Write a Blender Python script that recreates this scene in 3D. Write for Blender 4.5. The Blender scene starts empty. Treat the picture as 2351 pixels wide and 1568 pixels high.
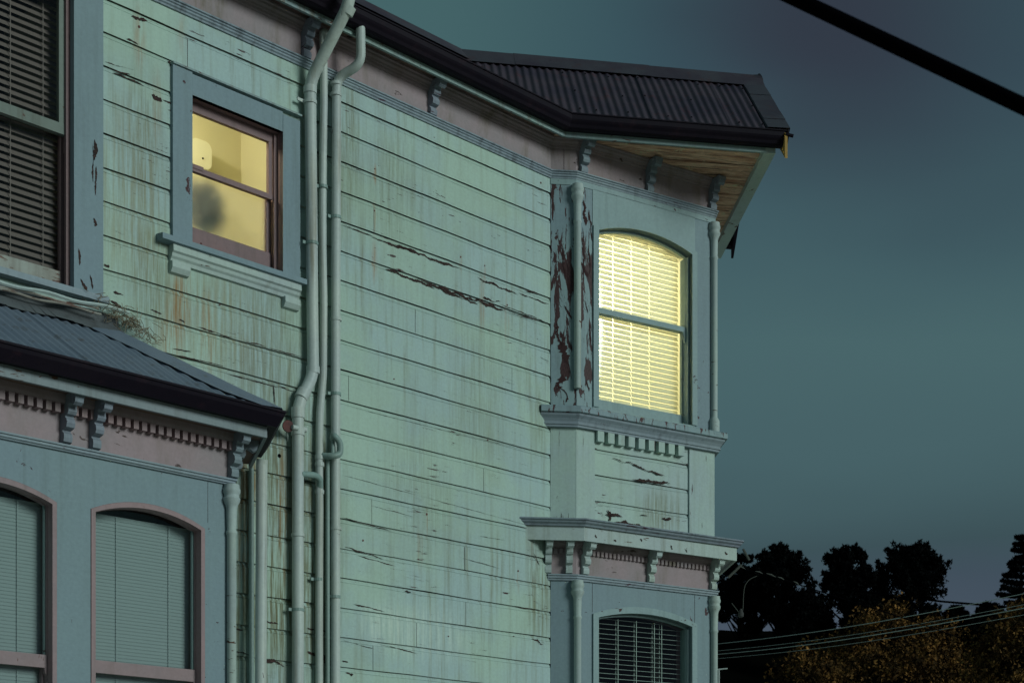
import bpy, bmesh, math, random
from mathutils import Vector, Matrix, noise
R = math.radians
random.seed(7)
sc = bpy.context.scene
COL = sc.collection

# ------------------------------------------------------------------ camera maths (used once, to read real sizes)
FP, CX, HY, EYE = 3673.5, 1175.5, 1971.5, 1.6

class Frame:
    """vertical facade plane: u runs along it, w goes INTO the house, z is height"""
    def __init__(s, O, deg):
        s.O = Vector(O); t = R(deg); s.deg = deg
        s.U = Vector((math.sin(t), math.cos(t))); s.W = Vector((-math.cos(t), math.sin(t)))
        s.rot = R(90 - deg)
    def at(s, px, py, w=0.0):
        k = Vector(((px - CX) / FP, 1.0))
        t = (s.O.dot(s.W) + w) / k.dot(s.W)
        return (k * t - s.O).dot(s.U), EYE + (HY - py) / FP * t
    def u(s, px, w=0.0): return s.at(px, 0, w)[0]
    def z(s, px, py, w=0.0): return s.at(px, py, w)[1]
    def P(s, u, w, z=0.0):
        p = s.O + s.U * u + s.W * w
        return Vector((p.x, p.y, z))

P0 = Vector((0.358, 14.9))
M = Frame(P0, 44.3)                       # long side wall
N = Frame(P0, 83.5)                       # narrow canted face
LN = N.u(1322)
C1 = P0 + N.U * LN
L = Frame(C1, 57.2)                       # face with the lit window
LL = L.u(1640)
C2 = C1 + L.U * LL
BK = Frame(C2, -4.0)                      # hidden return
C3 = C2 + BK.U * 9
Mleft = P0 - M.U * 9.0
ROOT = Vector((P0.x, P0.y, 0))

# ------------------------------------------------------------------ mesh builder
class MB:
    def __init__(s): s.v = []; s.f = []
    def add(s, vs, fs):
        b = len(s.v); s.v += [tuple(v) for v in vs]; s.f += [tuple(b + i for i in f) for f in fs]; return s
    def box(s, u0, u1, w0, w1, z0, z1):
        vs = [(u, w, z) for z in (z0, z1) for w in (w0, w1) for u in (u0, u1)]
        return s.add(vs, [(0,1,3,2),(4,6,7,5),(0,4,5,1),(2,3,7,6),(0,2,6,4),(1,5,7,3)])
    def quad(s, a, b, c, d): return s.add([a, b, c, d], [(0,1,2,3)])
    def poly(s, pts): return s.add(pts, [tuple(range(len(pts)))])
    def prism(s, prof, u0, u1):            # prof: closed (w,z)
        n = len(prof)
        vs = [(u0, a, b) for a, b in prof] + [(u1, a, b) for a, b in prof]
        fs = [(i, (i+1) % n, n + (i+1) % n, n + i) for i in range(n)] + [tuple(range(n)), tuple(range(2*n-1, n-1, -1))]
        return s.add(vs, fs)
    def slab(s, prof, w0, w1):             # prof: closed (u,z)
        n = len(prof)
        vs = [(a, w0, b) for a, b in prof] + [(a, w1, b) for a, b in prof]
        fs = [(i, (i+1) % n, n + (i+1) % n, n + i) for i in range(n)] + [tuple(range(n)), tuple(range(2*n-1, n-1, -1))]
        return s.add(vs, fs)
    def ring(s, inner, outer, w0, w1):     # open outlines with equal counts; w0 = front
        n = len(inner)
        vs = [(a, w0, b) for a, b in inner] + [(a, w0, b) for a, b in outer] + [(a, w1, b) for a, b in inner] + [(a, w1, b) for a, b in outer]
        fs = []
        for i in range(n - 1):
            fs += [(i, i+1, n+i+1, n+i), (2*n+i, 2*n+i+1, i+1, i), (n+i, n+i+1, 3*n+i+1, 3*n+i), (2*n+i, 3*n+i, 3*n+i+1, 2*n+i+1)]
        fs += [(0, n, 3*n, 2*n), (n-1, 3*n-1, 4*n-1, 2*n-1)]
        return s.add(vs, fs)
    def tube(s, pts, r, n=12, cap=True, jit=0):
        pts = [Vector(p) for p in pts]; m = len(pts)
        rs = r if isinstance(r, (list, tuple)) else [r] * m
        up = Vector((0.13, 0.21, 0.97)); b = len(s.v); prev = None
        for i, p in enumerate(pts):
            d = (pts[min(i+1, m-1)] - pts[max(i-1, 0)]).normalized()
            a = (prev if prev is not None else up); a = a - d * a.dot(d)
            if a.length < 1e-4: a = Vector((1, 0, 0)) - d * d.x
            a.normalize(); prev = a; c = d.cross(a)
            for k in range(n):
                t = 2 * math.pi * k / n
                q = p + (a * math.cos(t) + c * math.sin(t)) * rs[i]
                s.v.append(tuple(q))
        for i in range(m - 1):
            for k in range(n):
                k2 = (k + 1) % n
                s.f.append((b + i*n + k, b + i*n + k2, b + (i+1)*n + k2, b + (i+1)*n + k))
        if cap:
            s.f.append(tuple(b + k for k in range(n))); s.f.append(tuple(b + (m-1)*n + k for k in reversed(range(n))))
        return s
    def lathe(s, c, prof, n=20):           # prof list (r, z)
        b = len(s.v); m = len(prof)
        for r, z in prof:
            for k in range(n):
                t = 2 * math.pi * k / n
                s.v.append((c[0] + r * math.cos(t), c[1] + r * math.sin(t), z))
        for i in range(m - 1):
            for k in range(n):
                k2 = (k + 1) % n
                s.f.append((b + i*n + k, b + i*n + k2, b + (i+1)*n + k2, b + (i+1)*n + k))
        s.f.append(tuple(b + k for k in range(n))); s.f.append(tuple(b + (m-1)*n + k for k in range(n)))
        return s

def round_path(pts, rad=0.06, seg=5):
    pts = [Vector(p) for p in pts]; out = [pts[0]]
    for a, b, c in zip(pts, pts[1:], pts[2:]):
        r = min(rad, (a-b).length * .45, (c-b).length * .45)
        p = b + (a-b).normalized() * r; q = b + (c-b).normalized() * r
        for i in range(seg + 1):
            t = i / seg
            out.append(p * (1-t)**2 + b * 2*t*(1-t) + q * t*t)
    out.append(pts[-1]); return out

def wob(pts, amp=.004, seed=0):
    out = [Vector(pts[0])]
    for a, b in zip(pts, pts[1:]):
        a, b = Vector(a), Vector(b); n = max(1, int((b-a).length/.35))
        for i in range(1, n+1):
            q = a + (b-a)*i/n
            if i < n: q += Vector((noise.noise(q*1.1+Vector((seed,0,0))), noise.noise(q*1.3+Vector((0,seed,7))), 0))*amp*2
            out.append(q)
    return out

def sweep(mb, plan, prof, closed=True, ends=None):
    """prof = (outward, z) points carried along plan points (world xy) with mitres; outward = right of travel"""
    plan = [Vector(p) for p in plan]; m = len(plan); n = len(prof); b = len(mb.v)
    for i in range(m):
        d0 = (plan[i] - plan[i-1]).normalized() if i > 0 else None
        d1 = (plan[i+1] - plan[i]).normalized() if i < m-1 else None
        if d0 is None: d0 = d1
        if d1 is None: d1 = d0
        n0 = Vector((d0.y, -d0.x)); n1 = Vector((d1.y, -d1.x))
        mt = (n0 + n1); mt = mt / max(.3, mt.dot(n0))
        for o, z in prof:
            q = plan[i] + mt * o
            mb.v.append((q.x, q.y, z))
    for i in range(m - 1):
        for k in range(n if closed else n - 1):
            k2 = (k + 1) % n
            mb.f.append((b + i*n + k, b + i*n + k2, b + (i+1)*n + k2, b + (i+1)*n + k))
    if closed:
        mb.f.append(tuple(b + k for k in range(n))); mb.f.append(tuple(b + (m-1)*n + k for k in reversed(range(n))))
    return mb

# ------------------------------------------------------------------ objects
def mesh_obj(name, mb, mat, smooth=False):
    me = bpy.data.meshes.new(name); me.from_pydata(mb.v, [], mb.f)
    bm = bmesh.new(); bm.from_mesh(me); bmesh.ops.recalc_face_normals(bm, faces=bm.faces); bm.to_mesh(me); bm.free()
    me.materials.append(mat)
    if smooth:
        me.polygons.foreach_set('use_smooth', [True] * len(me.polygons))
        try: me.set_sharp_from_angle(angle=R(38))
        except Exception: pass
    o = bpy.data.objects.new(name, me); COL.objects.link(o); return o

def thing(name, label, cat, loc=(0,0,0), group=None, kind=None):
    o = bpy.data.objects.new(name, None); COL.objects.link(o); o.location = loc
    o.empty_display_size = .2
    o['label'] = label; o['category'] = cat
    if group: o['group'] = group
    if kind: o['kind'] = kind
    return o

house = thing('house', 'weathered two storey weatherboard house in peeling pale green and blue paint', 'house', ROOT)

def part(name, mb, mat, frame=None, parent=None, smooth=False, label=None):
    """frame given: mesh is in that facade's (u,w,z). frame None: mesh is in world coordinates."""
    o = mesh_obj(name, mb, mat, smooth)
    if parent is not None: o.parent = parent
    else:
        o.parent = house
        if frame is not None:
            o.location = (frame.O.x - ROOT.x, frame.O.y - ROOT.y, 0); o.rotation_euler = (0, 0, frame.rot)
        else: o.location = -ROOT
    if label: o['label'] = label
    return o

def tag(o, label, cat, group=None, kind=None):
    o['label'] = label; o['category'] = cat
    if group: o['group'] = group
    if kind: o['kind'] = kind
    return o

# ------------------------------------------------------------------ materials
def srgb(r, g, b):
    f = lambda c: (c/255/12.92 if c/255 <= .04045 else ((c/255 + .055)/1.055)**2.4)
    return (f(r), f(g), f(b))

class Mat:
    def __init__(s, name):
        s.m = bpy.data.materials.new(name); s.m.use_nodes = True
        s.nt = s.m.node_tree; s.nt.nodes.clear()
        s.out = s.N('ShaderNodeOutputMaterial'); s.tc = s.N('ShaderNodeTexCoord')
    def N(s, t, **kw):
        n = s.nt.nodes.new(t)
        for k, v in kw.items(): setattr(n, k, v)
        return n
    def link(s, a, b): s.nt.links.new(a, b)
    def mapping(s, scale=(1,1,1), loc=(0,0,0), src=None):
        n = s.N('ShaderNodeMapping'); n.inputs['Scale'].default_value = scale; n.inputs['Location'].default_value = loc
        s.link(src or s.tc.outputs['Object'], n.inputs['Vector']); return n.outputs[0]
    def noise(s, scale, vec=None, detail=6, rough=.6, dist=0):
        n = s.N('ShaderNodeTexNoise'); n.inputs['Scale'].default_value = scale
        n.inputs['Detail'].default_value = detail; n.inputs['Roughness'].default_value = rough
        n.inputs['Distortion'].default_value = dist
        s.link(vec or s.tc.outputs['Object'], n.inputs['Vector']); return n.outputs['Fac']
    def ramp(s, x, a, b, lo=0, hi=1):
        n = s.N('ShaderNodeMapRange'); n.inputs[1].default_value = a; n.inputs[2].default_value = b
        n.inputs[3].default_value = lo; n.inputs[4].default_value = hi; n.interpolation_type = 'SMOOTHSTEP'
        s.link(x, n.inputs[0]); return n.outputs[0]
    def math(s, op, a, b=None):
        n = s.N('ShaderNodeMath'); n.operation = op
        for i, x in enumerate((a, b)):
            if x is None: continue
            if isinstance(x, (int, float)): n.inputs[i].default_value = x
            else: s.link(x, n.inputs[i])
        return n.outputs[0]
    def mix(s, fac, a, b, mode='MIX'):
        n = s.N('ShaderNodeMix'); n.data_type = 'RGBA'; n.blend_type = mode
        for sock, x in ((n.inputs[0], fac), (n.inputs[6], a), (n.inputs[7], b)):
            if isinstance(x, (int, float)): sock.default_value = x
            elif isinstance(x, tuple): sock.default_value = (*x[:3], 1)
            else: s.link(x, sock)
        return n.outputs[2]
    def bsdf(s, col, rough=.6, height=None, bump=.3, dist=.01, **kw):
        p = s.N('ShaderNodeBsdfPrincipled')
        if isinstance(col, tuple): p.inputs['Base Color'].default_value = (*col[:3], 1)
        else: s.link(col, p.inputs['Base Color'])
        if isinstance(rough, (int, float)): p.inputs['Roughness'].default_value = rough
        else: s.link(rough, p.inputs['Roughness'])
        p.inputs['Specular IOR Level'].default_value = kw.get('spec', .3)
        for k in ('Metallic', 'Transmission Weight', 'IOR'):
            if k in kw: p.inputs[k].default_value = kw[k]
        if height is not None:
            b = s.N('ShaderNodeBump'); b.inputs['Strength'].default_value = bump; b.inputs['Distance'].default_value = dist
            s.link(height, b.inputs['Height']); s.link(b.outputs[0], p.inputs['Normal'])
        s.link(p.outputs[0], s.out.inputs[0]); return s.m

def paint(name, c1, c2, grime=(.10,.12,.06), gr=.5, chip=.0, chipcol=(.035,.012,.015), chipmap=(3,3,16), chipn=2.2,
          stains=(), nscale=1.1, rough=.62, boards=None, streakmap=(16,16,.8), mott=(.90,1.06), cluster=True):
    m = Mat(name)
    base = m.mix(m.ramp(m.noise(nscale, detail=4), .38, .62), c1, c2)
    if boards:
        # board to board tone: white noise on the board index and on long lengths
        z0, h = boards
        sp = m.N('ShaderNodeSeparateXYZ'); m.link(m.tc.outputs['Object'], sp.inputs[0])
        k = m.math('FLOOR', m.math('DIVIDE', m.math('SUBTRACT', sp.outputs[2], z0), h))
        xs = m.math('FLOOR', m.math('ADD', m.math('DIVIDE', sp.outputs[0], 2.1), m.math('MULTIPLY', k, .37)))
        cb = m.N('ShaderNodeCombineXYZ'); m.link(k, cb.inputs[0]); m.link(xs, cb.inputs[1])
        wn = m.N('ShaderNodeTexWhiteNoise'); m.link(cb.outputs[0], wn.inputs['Vector'])
        base = m.mix(m.ramp(wn.outputs['Value'], 0, 1, 0, .22), base, tuple(x*.62 for x in c1))
    st = m.noise(1.0, m.mapping(streakmap), detail=5, rough=.65)
    big = m.ramp(m.noise(.55, detail=3), .35, .7)
    g = m.math('MULTIPLY', m.ramp(st, .46, .74), m.math('MULTIPLY', m.math('ADD', big, .25), gr))
    base = m.mix(g, base, grime)
    blot = m.ramp(m.noise(3.2, m.mapping((1,1,.6)), detail=7, rough=.7), .5, .72, 0, gr*.55)
    base = m.mix(blot, base, tuple(.55*a + .45*b for a, b in zip(c1, grime)))
    for (cu, cz, ru, rz, col, amt) in stains:
        gd = m.N('ShaderNodeTexGradient'); gd.gradient_type = 'SPHERICAL'
        m.link(m.mapping((1/ru, 0, 1/rz), (-cu/ru, 0, -cz/rz)), gd.inputs[0])
        s2 = m.ramp(m.noise(1.0, m.mapping((34,34,1.6)), detail=5, rough=.7), .36, .66)
        f = m.math('MULTIPLY', m.math('MULTIPLY', m.ramp(gd.outputs['Fac'], 0, .75), s2), amt)
        base = m.mix(f, base, col)
    mo = m.noise(38, detail=5)
    mm = m.N('ShaderNodeMapRange'); mm.inputs[3].default_value = mott[0]; mm.inputs[4].default_value = mott[1]
    mm.inputs[1].default_value = .25; mm.inputs[2].default_value = .75; m.link(mo, mm.inputs[0])
    v = m.N('ShaderNodeVectorMath'); v.operation = 'SCALE'; m.link(base, v.inputs[0]); m.link(mm.outputs[0], v.inputs['Scale'])
    base = v.outputs[0]
    h = m.noise(60, m.mapping((.25,.25,1)), detail=6)
    if chip > 0:
        cn = m.noise(chipn, m.mapping(chipmap), detail=8, rough=.62, dist=.6)
        if cluster:
            cl = m.ramp(m.noise(.9, detail=3), .36, .66, -.07, .06)
            cn = m.math('ADD', cn, cl)
        if boards:
            fr_ = m.math('FRACT', m.math('DIVIDE', m.math('SUBTRACT', sp.outputs[2], z0), h))
            ed_ = m.math('MINIMUM', fr_, m.math('SUBTRACT', 1, fr_))
            cn = m.math('ADD', cn, m.ramp(ed_, 0, .17, .062, -.012))
        cm = m.ramp(cn, .73 - chip, .742 - chip)
        base = m.mix(cm, base, m.mix(m.ramp(m.noise(25, m.mapping(chipmap)), .35, .65), chipcol, tuple(min(1, x*2.4) for x in chipcol)))
        h = m.math('SUBTRACT', h, m.math('MULTIPLY', cm, 1.2))
    return m.bsdf(base, rough, h, .35, .004)

RUST = (.33, .14, .035); OLIVE = (.15, .14, .06); BROWN = (.13, .08, .045)
BH = .2434; ZJ = 7.798
def su(px, py, rx, rz, col, amt):           # a stain on the long wall
    u, z = M.at(px, py); return (u, z, rx, rz, col, amt)
stM = [su(408,700,.10,.42,RUST,.95), su(428,690,.07,.36,RUST,.75), su(388,770,.16,.40,RUST,.6), su(345,650,.28,.75,OLIVE,.6),
       su(330,310,.22,.7,OLIVE,.55), su(320,90,.08,.32,RUST,.5), su(300,450,.5,1.0,(.24,.20,.09),.6), su(500,740,.7,.6,(.24,.20,.09),.6), su(360,240,.06,.4,RUST,.35), su(475,770,.10,.45,RUST,.45), su(420,80,.07,.22,RUST,.3),
       su(640,820,.5,1.0,OLIVE,.55), su(620,1280,.9,1.9,(.13,.12,.055),1.0), su(560,1200,.07,.9,RUST,.5), su(580,1180,.10,.8,RUST,.45), su(650,1180,.09,.8,RUST,.4),
       su(740,1250,.3,1.9,OLIVE,.8), su(800,320,.22,.9,OLIVE,.6), su(900,430,.35,.7,OLIVE,.45), su(1240,1380,.25,.6,OLIVE,.75), su(1225,1270,.12,.5,BROWN,.6),
       su(860,600,.05,.25,RUST,.6), su(1108,700,.05,.35,RUST,.45), su(1165,740,.05,.35,RUST,.5), su(1235,960,.12,.5,OLIVE,.6), su(965,1260,.06,.3,RUST,.3),
       su(861,400,.025,.12,RUST,.9), su(860,500,.022,.2,RUST,.7), su(1058,604,.022,.12,RUST,.7), su(1113,625,.022,.16,RUST,.6), su(980,1200,.02,.2,RUST,.5), su(1190,1330,.02,.15,RUST,.6), su(1100,930,.5,1.0,OLIVE,.35), su(960,1130,.6,.8,OLIVE,.3),
       (M.at(960,1450)[0], M.at(960,1450)[1], .9, .35, (.62,.72,.64), .55), (M.at(880,1440)[0], M.at(880,1440)[1], .3, .25, (.62,.72,.64), .6)]
m_sid = paint('weatherboard_paint', (.415,.55,.47), (.385,.505,.505), grime=(.17,.155,.075), gr=.62, chip=.045, chipmap=(2.2,2.2,22), chipn=2.0,
              stains=stM, boards=(ZJ, BH))
m_sidL = paint('weatherboard_paint_bay', (.42,.545,.475), (.405,.50,.50), grime=OLIVE, gr=.35, chip=.075, chipmap=(2.2,2.2,22), chipn=2.0,
               stains=[(1.0,4.95,.35,.3,OLIVE,.7)], boards=(5.461, BH))
m_green = paint('pale_green_boards', (.40,.515,.46), (.38,.47,.475), grime=OLIVE, gr=.35, chip=.06, chipmap=(12,12,1.6), chipn=1.6)
m_blue = paint('blue_grey_paint', (.205,.275,.32), (.21,.285,.315), grime=(.10,.13,.12), gr=.3, chip=.045, chipmap=(6,6,4), chipn=2.0, nscale=.7)
m_bluehead = paint('blue_green_paint', (.27,.36,.375), (.265,.36,.37), grime=(.10,.13,.12), gr=.3, chip=.055, chipmap=(4,4,9), chipn=2.4)
m_peel = paint('badly_peeled_blue_paint', (.25,.34,.36), (.22,.30,.34), grime=(.10,.11,.11), gr=.5, chip=.200, chipcol=(.030,.013,.014),
               chipmap=(6,6,1.3), chipn=2.0, cluster=False)
m_peelM = paint('half_peeled_blue_paint', (.25,.34,.36), (.24,.32,.36), grime=(.10,.11,.11), gr=.5, chip=.165, chipcol=(.045,.018,.02),
               chipmap=(8,8,2.6), chipn=2.2, cluster=False)
m_pink = paint('dusty_pink_paint', (.34,.25,.27), (.29,.24,.255), grime=(.14,.11,.07), gr=.75, chip=.05, chipcol=(.045,.028,.026), chipmap=(3,3,8), streakmap=(5,5,1.2))
m_pinkdk = paint('dull_pink_sash_paint', (.25,.155,.16), (.22,.145,.155), grime=(.12,.09,.07), gr=.5, chip=.06, chipcol=(.10,.03,.025), chipmap=(14,14,2), chipn=1.6)
m_pinkd2 = paint('faded_pink_lining', (.33,.225,.235), (.28,.21,.225), grime=(.12,.09,.07), gr=.5, chip=.05, chipcol=(.08,.03,.025), chipmap=(10,10,3), chipn=1.6)
m_mould = paint('blue_moulding_paint', (.27,.325,.36), (.25,.30,.35), grime=(.07,.07,.08), gr=.6, chip=.06, chipcol=(.06,.03,.045), chipmap=(3,3,20), chipn=2.2)
m_purple = paint('lilac_grey_moulding_paint', (.225,.25,.305), (.21,.26,.29), grime=(.07,.06,.08), gr=.5, chip=.08, chipcol=(.045,.018,.03), chipmap=(3,3,18), chipn=2.2)
m_white = paint('pale_trim_paint', (.43,.51,.475), (.40,.47,.475), grime=(.16,.15,.09), gr=.4, chip=.055, chipmap=(3,3,12), chipcol=(.06,.03,.02))
m_fascia = paint('weathered_fascia_paint', (.27,.37,.35), (.25,.33,.35), grime=(.13,.09,.06), gr=.7, chip=.11, chipcol=(.08,.04,.03), chipmap=(3,3,14), chipn=2.4)
m_pipe = paint('painted_pipe', (.52,.57,.53), (.46,.51,.51), grime=(.22,.19,.12), gr=.65, chip=.03, chipmap=(10,10,3), rough=.45)
m_pipeg = paint('grey_painted_pipe', (.25,.33,.31), (.23,.33,.31), grime=(.12,.13,.08), gr=.5, chip=.03, chipmap=(10,10,3), rough=.45)
m_old = paint('bare_old_window_timber', (.34,.36,.33), (.26,.22,.19), grime=(.10,.06,.04), gr=.8, chip=.17, chipcol=(.09,.05,.04), chipmap=(3,3,18), chipn=2.4)

m_oldsash = paint('dull_sash_paint', (.19,.225,.20), (.16,.19,.17), grime=(.08,.07,.05), gr=.7, chip=.09, chipcol=(.06,.03,.02), chipmap=(6,6,6))
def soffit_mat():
    m = Mat('bare_soffit_painted_glow'); v = m.mapping((3.2, 26, 1), src=None)
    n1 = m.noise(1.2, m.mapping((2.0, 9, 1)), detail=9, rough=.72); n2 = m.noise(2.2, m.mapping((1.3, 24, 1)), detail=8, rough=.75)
    c = m.mix(m.ramp(n1, .40, .66), (.80,.52,.36), (.46,.22,.14))  # bare boards; warm street lamp glow from below is put into their colour
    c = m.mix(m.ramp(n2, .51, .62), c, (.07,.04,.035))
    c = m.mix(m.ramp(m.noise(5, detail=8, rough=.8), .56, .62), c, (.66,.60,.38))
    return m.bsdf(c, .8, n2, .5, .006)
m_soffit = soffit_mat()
m_soffitM = paint('brown_soffit', (.20,.13,.10), (.16,.10,.10), grime=(.06,.04,.03), gr=.7, chip=.1, chipmap=(2,2,2), chipcol=(.02,.01,.01))
m_yellow = paint('raw_yellow_timber', (.42,.25,.06), (.35,.20,.05), grime=(.10,.05,.02), gr=.6)

def roof_mat(name, c1, c2, rust, r=.55, sp=.25):
    m = Mat(name)
    c = m.mix(m.ramp(m.noise(2.2, detail=6), .4, .65), c1, c2)
    c = m.mix(m.ramp(m.noise(7, m.mapping((1,1,1)), detail=8, rough=.7), .54, .7, 0, .7), c, rust)
    c = m.mix(m.ramp(m.noise(55, detail=4), .64, .7, 0, .8), c, tuple(x*.2 for x in c1))
    return m.bsdf(c, r, m.noise(30), .15, .004, spec=sp)
m_roofA = roof_mat('dark_iron_roof', (.060,.046,.062), (.042,.034,.052), (.080,.030,.036), .7, .12)
m_roofB = roof_mat('grey_iron_roof', (.165,.20,.255), (.14,.175,.23), (.10,.09,.085))
m_lead = roof_mat('old_flashing', (.12,.13,.14), (.08,.085,.09), (.05,.045,.04), .7)
m_cap = roof_mat('ridge_capping', (.052,.048,.062), (.04,.03,.045), (.06,.03,.035))
m_gut = roof_mat('dark_gutter', (.008,.005,.011), (.011,.007,.013), (.026,.011,.018), .6, .12)
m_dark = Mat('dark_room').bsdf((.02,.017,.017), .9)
m_crack = (lambda m: m.bsdf(m.mix(m.ramp(m.noise(30, m.mapping((1,1,5))), .4, .62), (.018,.012,.012), (.075,.04,.035)), .9))(Mat('bare_split_timber'))
m_black = Mat('black_cable').bsdf((.002,.002,.003), .9, spec=0)
m_wire = Mat('pale_wire').bsdf((.42,.46,.45), .5)
m_grip = Mat('dull_cable_grip').bsdf((.075,.08,.07), .7)
m_straw = (lambda m: m.bsdf(m.mix(m.noise(20), (.20,.16,.11), (.34,.27,.19)), .9))(Mat('straw'))
m_rustdisc = (lambda m: m.bsdf(m.mix(m.ramp(m.noise(14), .4, .6), (.14,.045,.04), (.09,.035,.035)), .7))(Mat('rusty_metal'))
m_slatd = (lambda m: m.bsdf((.22,.165,.155), .6))(Mat('old_blind_slat'))

def glass(name, refl=1.0, tint=(1,1,1), rough=.02):
    m = Mat(name)
    t = m.N('ShaderNodeBsdfTransparent'); t.inputs[0].default_value = (*tint, 1)
    g = m.N('ShaderNodeBsdfGlossy'); g.inputs['Roughness'].default_value = rough
    ge = m.N('ShaderNodeNewGeometry'); dt = m.N('ShaderNodeVectorMath'); dt.operation = 'DOT_PRODUCT'
    m.link(ge.outputs['Normal'], dt.inputs[0]); m.link(ge.outputs['Incoming'], dt.inputs[1])
    sch = m.math('ADD', .04, m.math('MULTIPLY', .96, m.math('POWER', m.math('SUBTRACT', 1, m.math('ABSOLUTE', dt.outputs['Value'])), 5)))
    mx = m.N('ShaderNodeMixShader')
    m.link(m.math('MULTIPLY', sch, refl), mx.inputs[0]); m.link(t.outputs[0], mx.inputs[1]); m.link(g.outputs[0], mx.inputs[2])
    m.link(mx.outputs[0], m.out.inputs[0]); return m.m
m_glass = glass('window_glass', 1.3, (.86,.9,.88))
m_glassB = glass('old_window_glass', 1.6, (.9,.94,.92), .05)
def frosted():
    m = Mat('frosted_glass')
    n = m.noise(26, detail=7, rough=.7)
    p = m.N('ShaderNodeBsdfPrincipled'); p.inputs['Base Color'].default_value = (.9,.93,.85,1)
    p.inputs['Transmission Weight'].default_value = 1.0; p.inputs['IOR'].default_value = 1.35
    m.link(m.ramp(n, .3, .7, .5, .75), p.inputs['Roughness'])
    m.link(p.outputs[0], m.out.inputs[0]); return m.m
m_frost = frosted()
def slat(name, col, tr):
    m = Mat(name)
    a = m.N('ShaderNodeBsdfDiffuse'); a.inputs[0].default_value = (*col, 1)
    b = m.N('ShaderNodeBsdfTranslucent'); b.inputs[0].default_value = (col[0], col[1]*.95, col[2]*.8, 1)
    x = m.N('ShaderNodeMixShader'); x.inputs[0].default_value = tr
    m.link(a.outputs[0], x.inputs[1]); m.link(b.outputs[0], x.inputs[2]); m.link(x.outputs[0], m.out.inputs[0]); return m.m
m_slatlit = slat('thin_white_slat', (.72,.74,.64), .22)
m_slat = slat('pale_blind_slat', (.34,.40,.41), .05)
m_room = Mat('yellow_room_paint').bsdf((.64,.59,.40), .8)
m_roomlit = Mat('cream_room_paint').bsdf((.84,.82,.68), .8)
m_fix = Mat('cream_plastic').bsdf((.78,.76,.60), .35)
m_leafin = Mat('house_plant_leaf').bsdf((.010,.035,.022), .7)

# ------------------------------------------------------------------ weatherboards with holes
def boards(fr, u0, u1, z0, z1, holes, zj=ZJ, w=0.0, seed=1, step=.22):
    rnd = random.Random(seed); mb = MB()
    us = sorted({u0, u1, *[h[0] for h in holes], *[h[1] for h in holes]}); us = [x for x in us if u0 <= x <= u1]
    cols = []
    for a, b in zip(us, us[1:]):
        n = max(1, int((b-a)/step + .5)); cols.append([a + (b-a)*i/n for i in range(n+1)])
    kmin = math.floor((zj - z1)/BH) - 1; kmax = math.ceil((zj - z0)/BH) + 1
    for k in range(kmin, kmax):
        zt = zj - k*BH; zb = zt - BH
        prof = [(zt, .016), (zt-.0048, .016), (zt-.0048, .0085), (zt-.020, .0075), (zt-.030, .0035), (zt-.0345, .0035), (zt-.0350, .0075), (zt-.0385, .0075), (zt-.0390, 0), (zb, 0), (zb, .016)]
        ph = rnd.random()*9; off = rnd.uniform(-.0012, .0012)
        for cu in cols:
            a, b = cu[0], cu[-1]; mid = (a+b)/2
            ranges = [(z0, z1)]
            for h in holes:
                if h[0] < mid < h[1]:
                    nr = []
                    for r0, r1 in ranges:
                        if h[3] <= r0 or h[2] >= r1: nr.append((r0, r1)); continue
                        if h[2] > r0: nr.append((r0, h[2]))
                        if h[3] < r1: nr.append((h[3], r1))
                    ranges = nr
            for r0, r1 in ranges:
                pts = []
                for (za, wa), (zc, wc) in zip(prof, prof[1:]):
                    if za <= r0 or zc >= r1:
                        if not (za == zc and r0 < za < r1): continue
                    def lerp(z): return wa if za == zc else wa + (wc-wa)*(za-z)/(za-zc)
                    s0 = min(za, r1); s1 = max(zc, r0)
                    if not pts: pts.append((s0, lerp(s0)))
                    pts.append((s1, lerp(s1)))
                if len(pts) < 2: continue
                m_ = len(pts); vs = []
                for u in cu:
                    dz = .0022*math.sin(u*2.3+ph) + .0016*math.sin(u*7.1+ph*2) + .0014*noise.noise(Vector((u*3, k*1.7, 0)))
                    dw = off + .0022*noise.noise(Vector((u*1.4, k*3.1, 5)))
                    for z, ww in pts:
                        zz = z if z in (r0, r1) else z + dz
                        vs.append((u, w + ww + dw, zz))
                fs = [(i*m_+j, i*m_+j+1, (i+1)*m_+j+1, (i+1)*m_+j) for i in range(len(cu)-1) for j in range(m_-1)]
                mb.add(vs, fs)
    return mb

# arched outline: from bottom left, up, over, down to bottom right
def arch(u0, u1, z0, zs, zp, n=18):
    out = [(u0, z0), (u0, zs)]
    hw = (u1-u0)/2; rise = zp - zs; rad = (hw*hw + rise*rise)/(2*rise); cu = (u0+u1)/2; cz = zp - rad
    for i in range(1, n):
        u = u0 + (u1-u0)*i/n
        out.append((u, cz + math.sqrt(max(0, rad*rad - (u-cu)**2))))
    out += [(u1, zs), (u1, z0)]
    return out
def arch_wall(mb, u0, u1, z0, z1, hole, w0, w1):
    """flat wall panel u0..u1, z0..z1 with an arched hole"""
    h = hole; hu0, hz0 = h[0]; hu1 = h[-1][0]
    mb.box(u0, hu0, w0, w1, z0, z1); mb.box(hu1, u1, w0, w1, z0, z1)
    if hz0 > z0: mb.box(hu0, hu1, w0, w1, z0, hz0)
    top = h[1:-1]
    n = len(top)
    vs = [(u, w0, z) for u, z in top] + [(u, w0, z1) for u, z in top] + [(u, w1, z) for u, z in top] + [(u, w1, z1) for u, z in top]
    fs = []
    for i in range(n-1): fs += [(i, i+1, n+i+1, n+i), (i, 2*n+i, 2*n+i+1, i+1), (2*n+i, 3*n+i, 3*n+i+1, 2*n+i+1)]
    mb.add(vs, fs); return mb

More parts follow.
